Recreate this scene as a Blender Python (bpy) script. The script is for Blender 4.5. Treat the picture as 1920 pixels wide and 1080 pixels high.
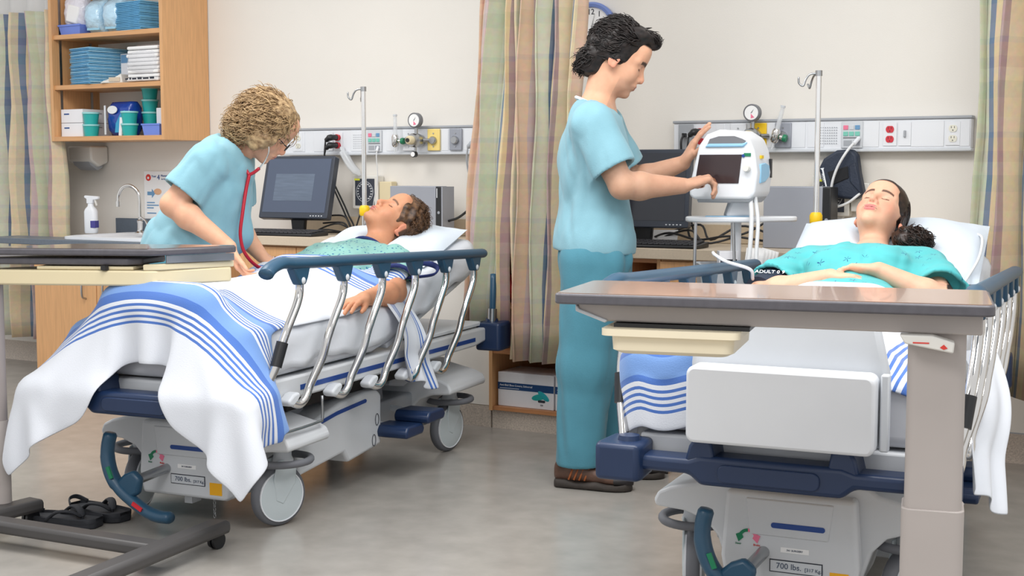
import bpy, math, random
import numpy as np
from mathutils import Vector, Matrix
random.seed(7); rng = np.random.default_rng(7)
R = math.radians; PI = math.pi
for o in list(bpy.data.objects): bpy.data.objects.remove(o)
sc = bpy.context.scene; COL = sc.collection

# ---------------- camera, world, lights, exposure ----------------
# the room: x runs along the head wall, the wall face is y = 0, the room is y < 0, z is up
cd = bpy.data.cameras.new('camera'); cam = bpy.data.objects.new('camera', cd); COL.objects.link(cam)
cam.location = (3.22, -5.577, 1.17); cam.rotation_euler = (R(90 - 5.074), 0, R(30))
cd.sensor_width = 36; cd.lens = 2500 / 1920 * 36; cd.clip_start = .05
sc.camera = cam
wd = bpy.data.worlds.new('room_light'); sc.world = wd; wd.use_nodes = True
bg = wd.node_tree.nodes['Background']; bg.inputs[0].default_value = (1, 1, 1, 1); bg.inputs[1].default_value = .62
def area(name, loc, sx, sy, power, rot=(0, 0, 0), col=(1, .985, .965)):
    l = bpy.data.lights.new(name, 'AREA'); l.shape = 'RECTANGLE'; l.size = sx; l.size_y = sy; l.energy = power; l.color = col
    o = bpy.data.objects.new(name, l); COL.objects.link(o); o.location = loc; o.rotation_euler = rot
    return o
area('ceiling_light', (-.9, -2.3, 2.85), 1.2, 1.2, 34)
area('ceiling_light', (1.5, -2.6, 2.85), 1.2, 1.2, 34)
area('ceiling_light', (3.2, -3.0, 2.85), 1.2, 1.2, 30)
area('ceiling_light', (1.8, -5.4, 2.85), 1.2, 1.2, 34)
vs = sc.view_settings; vs.view_transform = 'Standard'; vs.look = 'None'; vs.gamma = 1; vs.use_curve_mapping = False; vs.exposure = .52
# ---------------- helpers ----------------
def lin(c): return tuple(((x / 255) / 12.92 if x / 255 <= .04045 else ((x / 255 + .055) / 1.055) ** 2.4) for x in c)
MATS = {}
def mat(name, col, rough=.5, metal=0, var=.06, scale=6, bump=0, bscale=60, spec=.5, sheen=0, alpha=1, trans=0, coat=0, stretch=(1, 1, 1), emit=0, sss=0):
    """procedural principled material: base colour broken up by noise, optional noise bump"""
    if name in MATS: return MATS[name]
    m = bpy.data.materials.new(name); m.use_nodes = True; nt = m.node_tree; N = nt.nodes; L = nt.links
    b = N['Principled BSDF']; c = lin(col)
    tc = N.new('ShaderNodeTexCoord'); mp = N.new('ShaderNodeMapping'); mp.inputs['Scale'].default_value = stretch
    L.new(tc.outputs['Object'], mp.inputs[0])
    no = N.new('ShaderNodeTexNoise'); no.inputs['Scale'].default_value = scale; no.inputs['Detail'].default_value = 4
    L.new(mp.outputs[0], no.inputs[0])
    rp = N.new('ShaderNodeValToRGB'); e = rp.color_ramp.elements
    e[0].position = .3; e[1].position = .7
    e[0].color = (*[x * (1 - var) for x in c], 1); e[1].color = (*[min(1, x * (1 + var)) for x in c], 1)
    L.new(no.outputs[0], rp.inputs[0]); L.new(rp.outputs[0], b.inputs['Base Color'])
    b.inputs['Roughness'].default_value = rough; b.inputs['Metallic'].default_value = metal
    b.inputs['Specular IOR Level'].default_value = spec
    if sheen: b.inputs['Sheen Weight'].default_value = sheen
    if coat: b.inputs['Coat Weight'].default_value = coat
    if trans: b.inputs['Transmission Weight'].default_value = trans
    if alpha < 1: b.inputs['Alpha'].default_value = alpha
    if sss: b.inputs['Subsurface Weight'].default_value = sss; b.inputs['Subsurface Radius'].default_value = (.012, .005, .003); b.inputs['Subsurface Scale'].default_value = 1
    if emit: b.inputs['Emission Color'].default_value = (*c, 1); b.inputs['Emission Strength'].default_value = emit
    if bump:
        n2 = N.new('ShaderNodeTexNoise'); n2.inputs['Scale'].default_value = bscale; n2.inputs['Detail'].default_value = 3
        L.new(mp.outputs[0], n2.inputs[0]); bm = N.new('ShaderNodeBump'); bm.inputs['Strength'].default_value = bump; bm.inputs['Distance'].default_value = .01
        L.new(n2.outputs[0], bm.inputs['Height']); L.new(bm.outputs[0], b.inputs['Normal'])
    m['base_node'] = rp.name
    MATS[name] = m
    return m

def V3(p): return np.array(p, float)
def spline(pts, n=8):
    """Catmull-Rom through the points, n steps a segment"""
    P = [V3(p) for p in pts]; P = [2 * P[0] - P[1]] + P + [2 * P[-1] - P[-2]]; out = []
    for i in range(1, len(P) - 2):
        for k in range(n):
            t = k / n; a, b, c, d = P[i - 1], P[i], P[i + 1], P[i + 2]
            out.append(.5 * ((2 * b) + (c - a) * t + (2 * a - 5 * b + 4 * c - d) * t * t + (3 * b - a - 3 * c + d) * t ** 3))
    out.append(P[-2]); return out

class MB:
    """collects shapes; build() links them as ONE mesh object"""
    def __init__(s): s.v = []; s.f = []; s.m = []; s.uv = {}
    def add(s, vs, fs, mi=0):
        k = len(s.v); s.v += [tuple(map(float, p)) for p in vs]; s.f += [tuple(i + k for i in f) for f in fs]; s.m += [mi] * len(fs); return s
    def box(s, x0, x1, y0, y1, z0, z1, mi=0, M=None):
        vs = [(x, y, z) for x in (x0, x1) for y in (y0, y1) for z in (z0, z1)]
        if M is not None: vs = [tuple(M @ Vector(p)) for p in vs]
        return s.add(vs, [(0, 1, 3, 2), (4, 6, 7, 5), (0, 4, 5, 1), (2, 3, 7, 6), (0, 2, 6, 4), (1, 5, 7, 3)], mi)
    def cbox(s, c, d, mi=0, rot=None):
        M = Matrix.Translation(c) @ (rot.to_4x4() if rot else Matrix.Identity(4))
        return s.box(-d[0] / 2, d[0] / 2, -d[1] / 2, d[1] / 2, -d[2] / 2, d[2] / 2, mi, M)
    def tube(s, pts, r, n=10, mi=0, caps=True, flat=None, closed=False):
        P = [V3(p) for p in pts]; m = len(P); rs = r if hasattr(r, '__len__') else [r] * m
        vs = []; up = None
        for i in range(m):
            if closed: t = P[(i + 1) % m] - P[i - 1]
            else: t = P[min(i + 1, m - 1)] - P[max(i - 1, 0)]
            t = t / (np.linalg.norm(t) + 1e-12)
            if up is None:
                up = np.array([0, 0, 1.]) if abs(t[2]) < .9 else np.array([1., 0, 0])
            a = up - t * np.dot(up, t); a /= np.linalg.norm(a) + 1e-12; up = a; b = np.cross(t, a)
            fa, fb = (1, 1) if flat is None else flat
            for k in range(n):
                q = 2 * PI * k / n; vs.append(P[i] + rs[i] * (fa * math.cos(q) * a + fb * math.sin(q) * b))
        fs = []
        for i in range(m if closed else m - 1):
            for k in range(n):
                i2 = (i + 1) % m
                fs.append((i * n + k, i * n + (k + 1) % n, i2 * n + (k + 1) % n, i2 * n + k))
        if caps and not closed: fs += [tuple(range(n - 1, -1, -1)), tuple((m - 1) * n + k for k in range(n))]
        return s.add(vs, fs, mi)
    def cyl(s, p0, p1, r0, r1=None, n=20, mi=0, caps=True): return s.tube([p0, p1], [r0, r0 if r1 is None else r1], n, mi, caps)
    def lathe(s, prof, n=28, o=(0, 0, 0), ax='Z', mi=0):
        """prof: (radius, height) along the axis; ends with radius 0 close it"""
        vs = []; fs = []; m = len(prof)
        for r, h in prof:
            for k in range(n):
                q = 2 * PI * k / n; c, d = r * math.cos(q), r * math.sin(q)
                p = {'Z': (c, d, h), 'X': (h, c, d), 'Y': (d, h, c)}[ax]
                vs.append((o[0] + p[0], o[1] + p[1], o[2] + p[2]))
        for i in range(m - 1):
            for k in range(n): fs.append((i * n + k, i * n + (k + 1) % n, (i + 1) * n + (k + 1) % n, (i + 1) * n + k))
        return s.add(vs, fs, mi)
    def prism(s, poly, h0, h1, ax='Z', mi=0):
        """polygon (a, b) extruded along ax from h0 to h1: Z->(x,y), Y->(x,z), X->(y,z)"""
        def P(a, b, h): return {'Z': (a, b, h), 'Y': (a, h, b), 'X': (h, a, b)}[ax]
        n = len(poly); vs = [P(a, b, h0) for a, b in poly] + [P(a, b, h1) for a, b in poly]
        fs = [tuple(range(n - 1, -1, -1)), tuple(range(n, 2 * n))] + [(k, (k + 1) % n, n + (k + 1) % n, n + k) for k in range(n)]
        return s.add(vs, fs, mi)
    def loft(s, rings, mi=0, caps=True):
        n = len(rings[0]); vs = [p for r in rings for p in r]; fs = []
        for i in range(len(rings) - 1):
            for k in range(n): fs.append((i * n + k, i * n + (k + 1) % n, (i + 1) * n + (k + 1) % n, (i + 1) * n + k))
        if caps: fs += [tuple(range(n - 1, -1, -1)), tuple((len(rings) - 1) * n + k for k in range(n))]
        return s.add(vs, fs, mi)
    def grid(s, P, mi=0, uv=None):
        a, b = len(P), len(P[0]); vs = [p for r in P for p in r]; k0 = len(s.v)
        fs = [(i * b + j, (i + 1) * b + j, (i + 1) * b + j + 1, i * b + j + 1) for i in range(a - 1) for j in range(b - 1)]
        if uv is not None:
            for i in range(a):
                for j in range(b): s.uv[k0 + i * b + j] = uv[i][j]
        return s.add(vs, fs, mi)
    def ell(s, c, r, n=18, m=10, mi=0, rot=None):
        vs = []; fs = []
        for i in range(m + 1):
            th = PI * i / m
            for k in range(n):
                q = 2 * PI * k / n; p = Vector((r[0] * math.sin(th) * math.cos(q), r[1] * math.sin(th) * math.sin(q), r[2] * math.cos(th)))
                if rot: p = rot @ p
                vs.append((c[0] + p.x, c[1] + p.y, c[2] + p.z))
        for i in range(m):
            for k in range(n): fs.append((i * n + k, (i + 1) * n + k, (i + 1) * n + (k + 1) % n, i * n + (k + 1) % n))
        return s.add(vs, fs, mi)
    def build(s, name, ms, parent=None, smooth=40, bevel=0, sub=0, solid=0, seg=2, label=None):
        me = bpy.data.meshes.new(name); me.from_pydata(s.v, [], s.f)
        ms = ms if isinstance(ms, (list, tuple)) else [ms]
        for m in ms: me.materials.append(m if not isinstance(m, str) else MATS[m])
        if len(ms) > 1: me.polygons.foreach_set('material_index', s.m)
        if s.uv:
            u = me.uv_layers.new(name='UVMap'); li = np.empty(len(me.loops), int); me.loops.foreach_get('vertex_index', li)
            arr = np.zeros((len(s.v), 2)); 
            for k, q in s.uv.items(): arr[k] = q
            u.data.foreach_set('uv', arr[li].ravel())
        return finish(name, me, parent, smooth, bevel, sub, solid, seg, label)
def finish(name, me, parent=None, smooth=40, bevel=0, sub=0, solid=0, seg=2, label=None):
    me.validate(); me.update()
    if smooth:
        me.polygons.foreach_set('use_smooth', [True] * len(me.polygons))
        if smooth < 180: me.set_sharp_from_angle(angle=R(smooth))
    o = bpy.data.objects.new(name, me); COL.objects.link(o)
    if parent: o.parent = parent
    if solid:
        d = o.modifiers.new('thick', 'SOLIDIFY'); d.thickness = solid; d.offset = 0
    if bevel:
        d = o.modifiers.new('bevel', 'BEVEL'); d.width = bevel; d.segments = seg; d.limit_method = 'ANGLE'; d.angle_limit = R(35); d.harden_normals = False
    if sub:
        d = o.modifiers.new('sub', 'SUBSURF'); d.levels = sub; d.render_levels = sub
    if label: o['label'] = label
    return o
def tag(o, label, cat, group=None):
    o['label'] = label; o['category'] = cat
    if group: o['group'] = group
    return o
def thing(name, label, cat, loc=(0, 0, 0), rz=0, group=None):
    o = bpy.data.objects.new(name, None); COL.objects.link(o); o.empty_display_size = .1
    o.location = loc; o.rotation_euler = (0, 0, R(rz)); return tag(o, label, cat, group)
def put(o, loc, rz=0): o.location = loc; o.rotation_euler = (0, 0, R(rz)); return o
def struct(o): o['kind'] = 'structure'; return o
def dup(root, loc=None, rz=None, label=None):
    """copy of a thing with its parts and sub-parts"""
    def cp(o, par):
        c = o.copy(); COL.objects.link(c); c.parent = par
        for ch in [x for x in KIDS.get(o.name, [])]: cp(ch, c)
        return c
    KIDS = {}
    for x in bpy.data.objects:
        if x.parent: KIDS.setdefault(x.parent.name, []).append(x)
    c = cp(root, None)
    if loc is not None: c.location = loc
    if rz is not None: c.rotation_euler = (0, 0, R(rz))
    if label: c['label'] = label
    return c
def lettering(txt, size, m, parent, loc, rot=(90, 0, 0), name='lettering', align='CENTER', ext=.0006, sx=1):
    cu = bpy.data.curves.new('t', 'FONT'); cu.body = txt; cu.size = size; cu.align_x = align; cu.align_y = 'CENTER'; cu.extrude = ext
    cu.resolution_u = 3
    t = bpy.data.objects.new('t', cu); COL.objects.link(t); dg = bpy.context.evaluated_depsgraph_get(); dg.update()
    me = bpy.data.meshes.new_from_object(t.evaluated_get(dg)); bpy.data.objects.remove(t)
    me.materials.clear(); me.materials.append(m)
    o = bpy.data.objects.new(name, me); COL.objects.link(o); o.parent = parent; o.location = loc; o.rotation_euler = tuple(R(a) for a in rot); o.scale = (sx, 1, 1)
    return o
def rrect(x0, x1, y0, y1, r, n=5):
    out = []
    for cx, cy, a in ((x1 - r, y1 - r, 0), (x0 + r, y1 - r, 90), (x0 + r, y0 + r, 180), (x1 - r, y0 + r, 270)):
        for k in range(n + 1):
            q = R(a + 90 * k / n); out.append((cx + r * math.cos(q), cy + r * math.sin(q)))
    return out
# ---------------- materials ----------------
M_wall = mat('wall_paint', (230, 226, 219), .75, var=.02, scale=2, bump=.05, bscale=180)
M_floor = mat('floor_vinyl', (156, 152, 146), .22, var=.09, scale=9, bump=.02, bscale=300)
M_cove = mat('cove_base_speckled', (188, 176, 164), .5, var=.22, scale=160)
M_wood = mat('maple_laminate', (214, 164, 114), .45, var=.09, scale=14, stretch=(7, 7, .45))
M_woodh = mat('maple_laminate_across', (212, 160, 110), .45, var=.09, scale=14, stretch=(.45, 7, 7))
M_woodd = mat('maple_edge', (186, 128, 84), .45, var=.08, scale=14, stretch=(.5, 6, 6))
M_counter = mat('beige_laminate', (206, 190, 168), .4, var=.04, scale=120)
M_slate = mat('slate_laminate', (98, 108, 120), .4, var=.06, scale=90)
M_white = mat('white_plastic', (228, 231, 236), .38, var=.015)
M_offw = mat('off_white_plastic', (224, 222, 216), .45, var=.02)
M_ivory = mat('ivory_plastic', (222, 208, 172), .42, var=.02)
M_cream = mat('cream_plastic', (238, 226, 198), .4, var=.02)
M_lgrey = mat('light_grey_plastic', (205, 209, 214), .42, var=.02)
M_grey = mat('grey_plastic', (164, 168, 174), .45, var=.03)
M_mgrey = mat('mid_grey_plastic', (118, 119, 124), .5, var=.04)
M_dgrey = mat('dark_grey_plastic', (66, 66, 70), .42, var=.05)
M_black = mat('black_plastic', (28, 29, 32), .4, var=.1)
M_rubber = mat('grey_rubber', (104, 106, 112), .6, var=.05)
M_foam = mat('black_foam', (38, 40, 46), .75, var=.12, scale=40, bump=.1, bscale=200)
M_navy = mat('navy_plastic', (26, 46, 80), .38, var=.06)
M_steel_b = mat('steel_blue_plastic', (38, 76, 102), .36, var=.05)
M_chrome = mat('chrome', (214, 212, 210), .1, 1, var=.02)
M_steel = mat('brushed_steel', (176, 178, 180), .28, 1, var=.05)
M_silver = mat('silver_box', (158, 162, 172), .42, .25, var=.03)
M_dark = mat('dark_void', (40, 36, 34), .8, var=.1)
M_stripe = mat('blue_stripe', (24, 66, 140), .4, var=.03)
M_blue = mat('blue_bin', (112, 138, 222), .45, var=.04)
M_skyb = mat('pad_blue', (158, 208, 234), .8, var=.07, scale=30)
M_skyd = mat('pad_blue_deep', (112, 178, 216), .8, var=.06, scale=30)
M_pack = mat('plastic_wrap', (188, 222, 244), .12, var=.12, scale=22, bump=.6, bscale=45, coat=.5)
M_wrapw = mat('clear_white_wrap', (224, 222, 232), .15, var=.12, scale=20, bump=.7, bscale=40)
M_teal = mat('teal_tub', (36, 172, 168), .4, var=.04)
M_teall = mat('teal_lid', (150, 214, 214), .35, var=.03)
M_wbox = mat('white_carton', (236, 236, 240), .7, var=.02)
M_bluepk = mat('blue_wipe_pack', (32, 72, 168), .2, var=.1, scale=12, bump=.3, bscale=30)
M_cyanpk = mat('cyan_print', (40, 160, 205), .25, var=.1)
M_red = mat('red_plastic', (206, 40, 52), .4, var=.06)
M_yellow = mat('yellow_plastic', (240, 196, 20), .4, var=.03)
M_orange = mat('orange_tag', (242, 176, 20), .45, var=.03)
M_green = mat('green_plastic', (24, 122, 84), .4, var=.05)
M_mint = mat('mint_button', (120, 196, 178), .4, var=.03)
M_pink = mat('pink_button', (232, 120, 150), .4, var=.03)
M_bbtn = mat('blue_button', (104, 150, 190), .4, var=.03)
M_hblue = mat('pale_blue_grip', (150, 200, 232), .42, var=.03)
M_screen = mat('dark_screen', (44, 47, 56), .12, var=.05)
M_screen_l = mat('grey_blue_screen', (78, 88, 108), .2, var=.08, scale=2)
M_vscreen = mat('brown_black_screen', (58, 46, 48), .18, var=.05)
M_bezel = mat('slate_bezel', (52, 58, 70), .35, var=.04)
M_tubing = mat('white_tubing', (226, 228, 230), .3, var=.02)
M_clear = mat('clear_plastic', (228, 232, 236), .12, alpha=.45, var=.02)
M_yell_lt = mat('lime_tag', (222, 226, 70), .5, var=.03)
M_paper = mat('paper', (240, 240, 240), .8, var=.02)
M_ink = mat('ink', (40, 44, 56), .7, var=.02)
M_inkb = mat('ink_blue', (28, 74, 140), .6, var=.02)
M_inkr = mat('ink_red', (214, 60, 50), .6, var=.02)
M_inkw = mat('ink_white', (240, 244, 248), .6, var=.02)
M_steth = mat('red_tubing', (176, 20, 44), .3, var=.06)
M_sheet = mat('white_cotton', (216, 220, 227), .85, var=.015, bump=.12, bscale=30, sheen=.2)
M_pillow = mat('pillow_slip', (206, 215, 225), .85, var=.015, bump=.15, bscale=22)
M_mattr = mat('mattress_cover', (200, 202, 208), .6, var=.02, bump=.1, bscale=14)
M_top_l = mat('dark_woodgrain_laminate', (104, 92, 86), .12, var=.12, scale=20, stretch=(1, 6, 6), coat=.3)
M_top_r = mat('walnut_laminate', (160, 132, 116), .16, var=.12, scale=20, stretch=(1, 7, 7), coat=.3)
M_edge = mat('grey_edge_band', (88, 86, 92), .4, var=.1, scale=50)
M_taupe = mat('taupe_enamel', (176, 168, 164), .42, var=.03)
M_clockb = mat('clock_rim_blue', (112, 134, 196), .35, var=.03)
M_graphite = mat('graphite_enamel', (70, 68, 68), .45, var=.05)

def nodes_mat(name, rough=.8):
    m = bpy.data.materials.new(name); m.use_nodes = True; MATS[name] = m
    b = m.node_tree.nodes['Principled BSDF']; b.inputs['Roughness'].default_value = rough
    return m, m.node_tree, m.node_tree.nodes, m.node_tree.links, b
def ramp(N, stops, interp='CONSTANT'):
    r = N.new('ShaderNodeValToRGB'); r.color_ramp.interpolation = interp; e = r.color_ramp.elements
    while len(e) < len(stops): e.new(.5)
    for k, (p, c) in enumerate(stops): e[k].position = p; e[k].color = (*lin(c), 1)
    return r
def math_n(N, L, op, a, b=None):
    n = N.new('ShaderNodeMath'); n.operation = op
    for i, x in enumerate((a, b)):
        if x is None: continue
        if hasattr(x, 'links') or hasattr(x, 'is_linked'): L.new(x, n.inputs[i])
        else: n.inputs[i].default_value = x
    return n.outputs[0]
def make_plaid(name, gain=1.0):
    """woven bed-curtain cloth: coloured warp columns, softer weft bands. uv in metres"""
    m, nt, N, L, b = nodes_mat(name, .85)
    uv = N.new('ShaderNodeUVMap'); sp = N.new('ShaderNodeSeparateXYZ'); L.new(uv.outputs[0], sp.inputs[0])
    fu = math_n(N, L, 'FRACT', math_n(N, L, 'DIVIDE', sp.outputs[0], .62))
    fv = math_n(N, L, 'FRACT', math_n(N, L, 'DIVIDE', sp.outputs[1], .34))
    a = ramp(N, [(0, (214, 176, 148)), (.13, (190, 166, 168)), (.24, (196, 200, 170)), (.36, (206, 210, 190)), (.46, (72, 108, 148)), (.53, (222, 196, 150)), (.60, (168, 138, 140)), (.68, (224, 204, 168)), (.82, (196, 186, 158)), (.90, (78, 112, 150)), (.935, (228, 208, 166))])
    L.new(fu, a.inputs[0])
    c = ramp(N, [(0, (226, 206, 176)), (.2, (178, 188, 160)), (.38, (232, 218, 196)), (.52, (190, 158, 150)), (.64, (224, 196, 160)), (.78, (168, 178, 190)), (.84, (234, 222, 198))])
    L.new(fv, c.inputs[0])
    mx = N.new('ShaderNodeMix'); mx.data_type = 'RGBA'; mx.blend_type = 'MIX'; mx.inputs[0].default_value = .16
    L.new(a.outputs[0], mx.inputs[6]); L.new(c.outputs[0], mx.inputs[7])
    no = N.new('ShaderNodeTexNoise'); no.inputs['Scale'].default_value = 35; L.new(uv.outputs[0], no.inputs[0])
    m2 = N.new('ShaderNodeMix'); m2.data_type = 'RGBA'; m2.blend_type = 'MULTIPLY'; m2.inputs[0].default_value = .25
    L.new(mx.outputs[2], m2.inputs[6]); L.new(no.outputs[1], m2.inputs[7])
    hs = N.new('ShaderNodeHueSaturation'); hs.inputs['Value'].default_value = gain; hs.inputs['Saturation'].default_value = .95; L.new(m2.outputs[2], hs.inputs['Color'])
    L.new(hs.outputs[0], b.inputs['Base Color']); b.inputs['Sheen Weight'].default_value = .1
    return m
M_plaid = make_plaid('plaid_curtain_cloth')
def make_towel_stripes(name, axis, stops, base=(218, 222, 230)):
    """white flannel with woven blue stripes; stops = [(metres, colour)] along uv axis"""
    m, nt, N, L, b = nodes_mat(name, .9)
    uv = N.new('ShaderNodeUVMap'); sp = N.new('ShaderNodeSeparateXYZ'); L.new(uv.outputs[0], sp.inputs[0])
    d = sp.outputs[axis]; img = None
    prev = None
    col = N.new('ShaderNodeRGB'); col.outputs[0].default_value = (*lin(base), 1); out = col.outputs[0]
    for a0, a1, c in stops:
        k = math_n(N, L, 'MULTIPLY', math_n(N, L, 'GREATER_THAN', d, a0), math_n(N, L, 'LESS_THAN', d, a1))
        mx = N.new('ShaderNodeMix'); mx.data_type = 'RGBA'; L.new(k, mx.inputs[0]); L.new(out, mx.inputs[6]); mx.inputs[7].default_value = (*lin(c), 1); out = mx.outputs[2]
    no = N.new('ShaderNodeTexNoise'); no.inputs['Scale'].default_value = 260; L.new(uv.outputs[0], no.inputs[0])
    bp = N.new('ShaderNodeBump'); bp.inputs['Strength'].default_value = .15; bp.inputs['Distance'].default_value = .004; L.new(no.outputs[0], bp.inputs['Height']); L.new(bp.outputs[0], b.inputs['Normal'])
    L.new(out, b.inputs['Base Color']); b.inputs['Sheen Weight'].default_value = .2
    return m
def band(o):
    """one woven band: five fine lines, a wide pale band with dark edges, five fine lines"""
    dk, md = (72, 112, 186), (112, 150, 208); s = []
    for k in range(4): s.append((o + k * .017, o + k * .017 + .008, dk))
    s += [(o + .072, o + .095, dk), (o + .095, o + .150, md), (o + .150, o + .166, dk)]
    for k in range(4): s.append((o + .178 + k * .017, o + .186 + k * .017, dk))
    return s
def wide_band(o):
    """the doubled border at the blanket foot"""
    dk, md = (72, 112, 186), (112, 150, 208); L4 = lambda p, n: [(p + k * .017, p + k * .017 + .008, dk) for k in range(n)]
    return L4(o, 4) + [(o + .070, o + .095, dk), (o + .095, o + .142, md)] + L4(o + .152, 3) + [(o + .203, o + .250, md), (o + .250, o + .268, dk)] + L4(o + .280, 4)
# ---------------- the room ----------------
struct(MB().box(-6, 7, -8, .1, -.1, 0).build('floor', M_floor, smooth=0))
struct(MB().box(-6, 7, 0, .12, 0, 2.9).build('wall_back', M_wall, smooth=0))
b = MB(); b.prism([(-.014, 0), (0, 0), (0, .115), (-.006, .115), (-.008, .03), (-.03, .0)], -6, 7, 'X'); struct(b.build('baseboard_back', M_cove))
struct(MB().box(1.92, 7, -.004, 0, .115, .12).build('trim_1', M_grey, smooth=0))

def fold_path(x0, x1, y, amp, n, ph=0, res=10, jit=.25, seed=1):
    """plan view of a gathered cloth: n folds from x0 to x1 around y"""
    g = random.Random(seed); js = [1 + g.uniform(-jit, jit) for _ in range(2 * n + 2)]; out = []
    for k in range(n * res * 2 + 1):
        t = k / (n * res * 2); q = t * n * 2 * PI + ph
        i = int(t * 2 * n); a = amp * js[i] + (amp * js[i + 1] - amp * js[i]) * (t * 2 * n - i)
        out.append((x0 + (x1 - x0) * t + .35 * a * math.sin(2 * q) * .5, y + a * math.sin(q)))
    return out
def curtain(name, label, top, bot, z0, z1, m, rows=14, u0=0, hem=.0, group=None, sag=0):
    L = [0]
    for k in range(1, len(bot)): L.append(L[-1] + math.dist(bot[k], bot[k - 1]))
    sc_ = 1.0
    P = []; U = []
    for j in range(rows + 1):
        t = j / rows; s = t ** 1.2; row = []; ur = []
        for k in range(len(bot)):
            x = bot[k][0] * (1 - s) + top[k][0] * s; y = bot[k][1] * (1 - s) + top[k][1] * s
            zz = z0 + (z1 - z0) * t + (1 - t) * hem * math.sin(k * .13 + 1) + (1 - t) * sag * (k / len(bot))
            w = .006 * math.sin(5 * t * PI + k * .21)
            row.append((x + w, y + w, zz)); ur.append((L[k] * sc_ + u0, zz))
        P.append(row); U.append(ur)
    b = MB(); b.grid(P, uv=U); o = b.build(name, m, smooth=180, solid=.004)
    return tag(o, label, 'curtain', group)
# left bay curtain hangs beside the wall cabinet
curtain('bay_curtain', 'plaid curtain hanging left of the wall cabinet over the sink counter', fold_path(-3.62, -2.78, -.30, .05, 6, seed=3), fold_path(-3.75, -2.72, -.32, .055, 6, 1, seed=3), .2, 2.06, M_plaid, u0=.1)
b = MB()
for k in range(40):
    pass
o = MB().grid([[(-3.66 + .9 * i / 30, -.3 + .03 * math.sin(i * 1.3), z) for i in range(31)] for z in (2.06, 2.6)]).build('curtain_mesh_header', mat('white_mesh', (216, 216, 216), .8, alpha=.75), smooth=180)
tag(o, 'white mesh header above the plaid curtain at the left edge', 'curtain header')
# centre: two gathered curtains between the beds
curtain('bay_curtain', 'wide plaid curtain panel behind the head rail of the left stretcher', fold_path(.27, .45, -.64, .035, 2, .6, seed=5), fold_path(.085, .33, -.62, .035, 2, .4, seed=5), .475, 2.6, M_plaid, u0=.02, sag=-.02)
curtain('bay_curtain', 'gathered plaid curtain hanging just behind the standing male nurse', fold_path(.43, .78, -.70, .05, 4, .3, seed=8), fold_path(.36, .66, -.66, .045, 4, .3, seed=8), .355, 2.6, M_plaid, u0=.5)
curtain('bay_curtain', 'plaid curtain at the right edge beside the second stretcher', fold_path(2.24, 3.1, -.46, .06, 6, .2, seed=11), fold_path(2.21, 3.1, -.46, .06, 6, .5, seed=11), .33, 2.6, M_plaid, u0=.2)

# ---------------- wall cabinet with supplies ----------------
t = thing('wall_cabinet', 'open maple wall cabinet stocked with supplies above the sink', 'cabinet', (-2.35, -.0, 1.328))
X0, X1, D, H = -.43, .43, -.35, .95
MB().box(X0, X0 + .022, D, -.005, 0, H).build('side_panel', M_wood, t, bevel=.001)
MB().box(X1 - .022, X1, D, -.005, 0, H).build('side_panel', M_wood, t, bevel=.001)
for z in (0, .285, .562): MB().box(X0 + .022, X1 - .022, D + (.0 if z == 0 else .012), -.005, z, z + .025).build('shelf', M_woodh, t, bevel=.001)
MB().box(X0 + .022, X1 - .022, -.012, -.004, .026, H).build('back_panel', M_wall, t)
for y in (D + .05, -.08): MB().box(X0 + .0225, X0 + .026, y, y + .016, .03, H).build('shelf_standard', M_steel, t)
MB().box(X0, X1, D, -.005, H, H + .022).build('top_panel', M_woodh, t)
def tub(b, x, y, z, r=.046, h=.066):
    b.lathe([(0, z), (r * .8, z), (r * .96, z + h * .9), (r * 1.06, z + h * .92), (r * 1.06, z + h), (r * .98, z + h), (0, z + h)], 20, (x, y, 0))
def carton(name, label, x, y, z, w, d, h, stripe=None, m=None, rz=0, txt=None):
    t = thing(name, label, 'box', (x, y, z), rz)
    MB().box(-w / 2, w / 2, -d / 2, d / 2, 0, h).build('carton', m or M_wbox, t, bevel=.002)
    if stripe: MB().box(-w / 2 + .004, w / 2 - .004, -d / 2 - .0012, -d / 2, stripe[0], stripe[1]).build('printed_band', stripe[2], t)
    if txt: lettering(txt, .011, M_inkb, t, (-w * .12, -d / 2 - .001, h * .62))
    return t
zs = 1.3535
for k, z in enumerate((zs, zs + .077)):
    c = carton('glove_box', 'lower white carton at the left end of the bottom shelf' if k == 0 else 'upper white carton stacked at the left end of the bottom shelf', -2.66, -.19, z, .17, .24, .075)
    MB().box(-.06, -.02, -.1212, -.12, .045, .052).build('printed_line', M_inkb, c); MB().box(.087, .0862, -.08, .02, .05, .056).build('printed_line', M_grey, c)
TUBS = [(-2.53, -.29, 0, 'lower teal tub beside the white cartons on the bottom shelf'), (-2.53, -.29, 1, 'upper teal tub beside the white cartons on the bottom shelf'),
        (-2.235, -.29, 0, 'front lower teal tub right of the blue wipes pack'), (-2.235, -.29, 1, 'front upper teal tub right of the blue wipes pack'),
        (-2.20, -.17, 0, 'bottom teal tub of the tall rear stack'), (-2.20, -.17, 1, 'second teal tub up in the tall rear stack'), (-2.20, -.17, 2, 'third teal tub up in the tall rear stack'), (-2.20, -.17, 3, 'topmost teal tub of the tall rear stack'),
        (-2.09, -.14, 3, 'teal tub at the right wall of the cabinet above the white carton')]
for x, y, k, lb in TUBS:
    t = thing('supply_tub', lb, 'tub', (x, y, zs + k * .0665 if x != -2.09 else zs + .2), 0, 'teal tubs on the bottom shelf')
    r, h = .044, .066
    MB().lathe([(0, 0), (r * .82, 0), (r, h * .88), (0, h * .88)], 22).build('tub_body', M_teal, t, smooth=40)
    MB().lathe([(0, h * .86), (r * 1.08, h * .86), (r * 1.08, h), (r * .98, h), (r * .94, h * .93), (0, h * .93)], 22).build('lid', M_teall, t, smooth=40)
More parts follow.
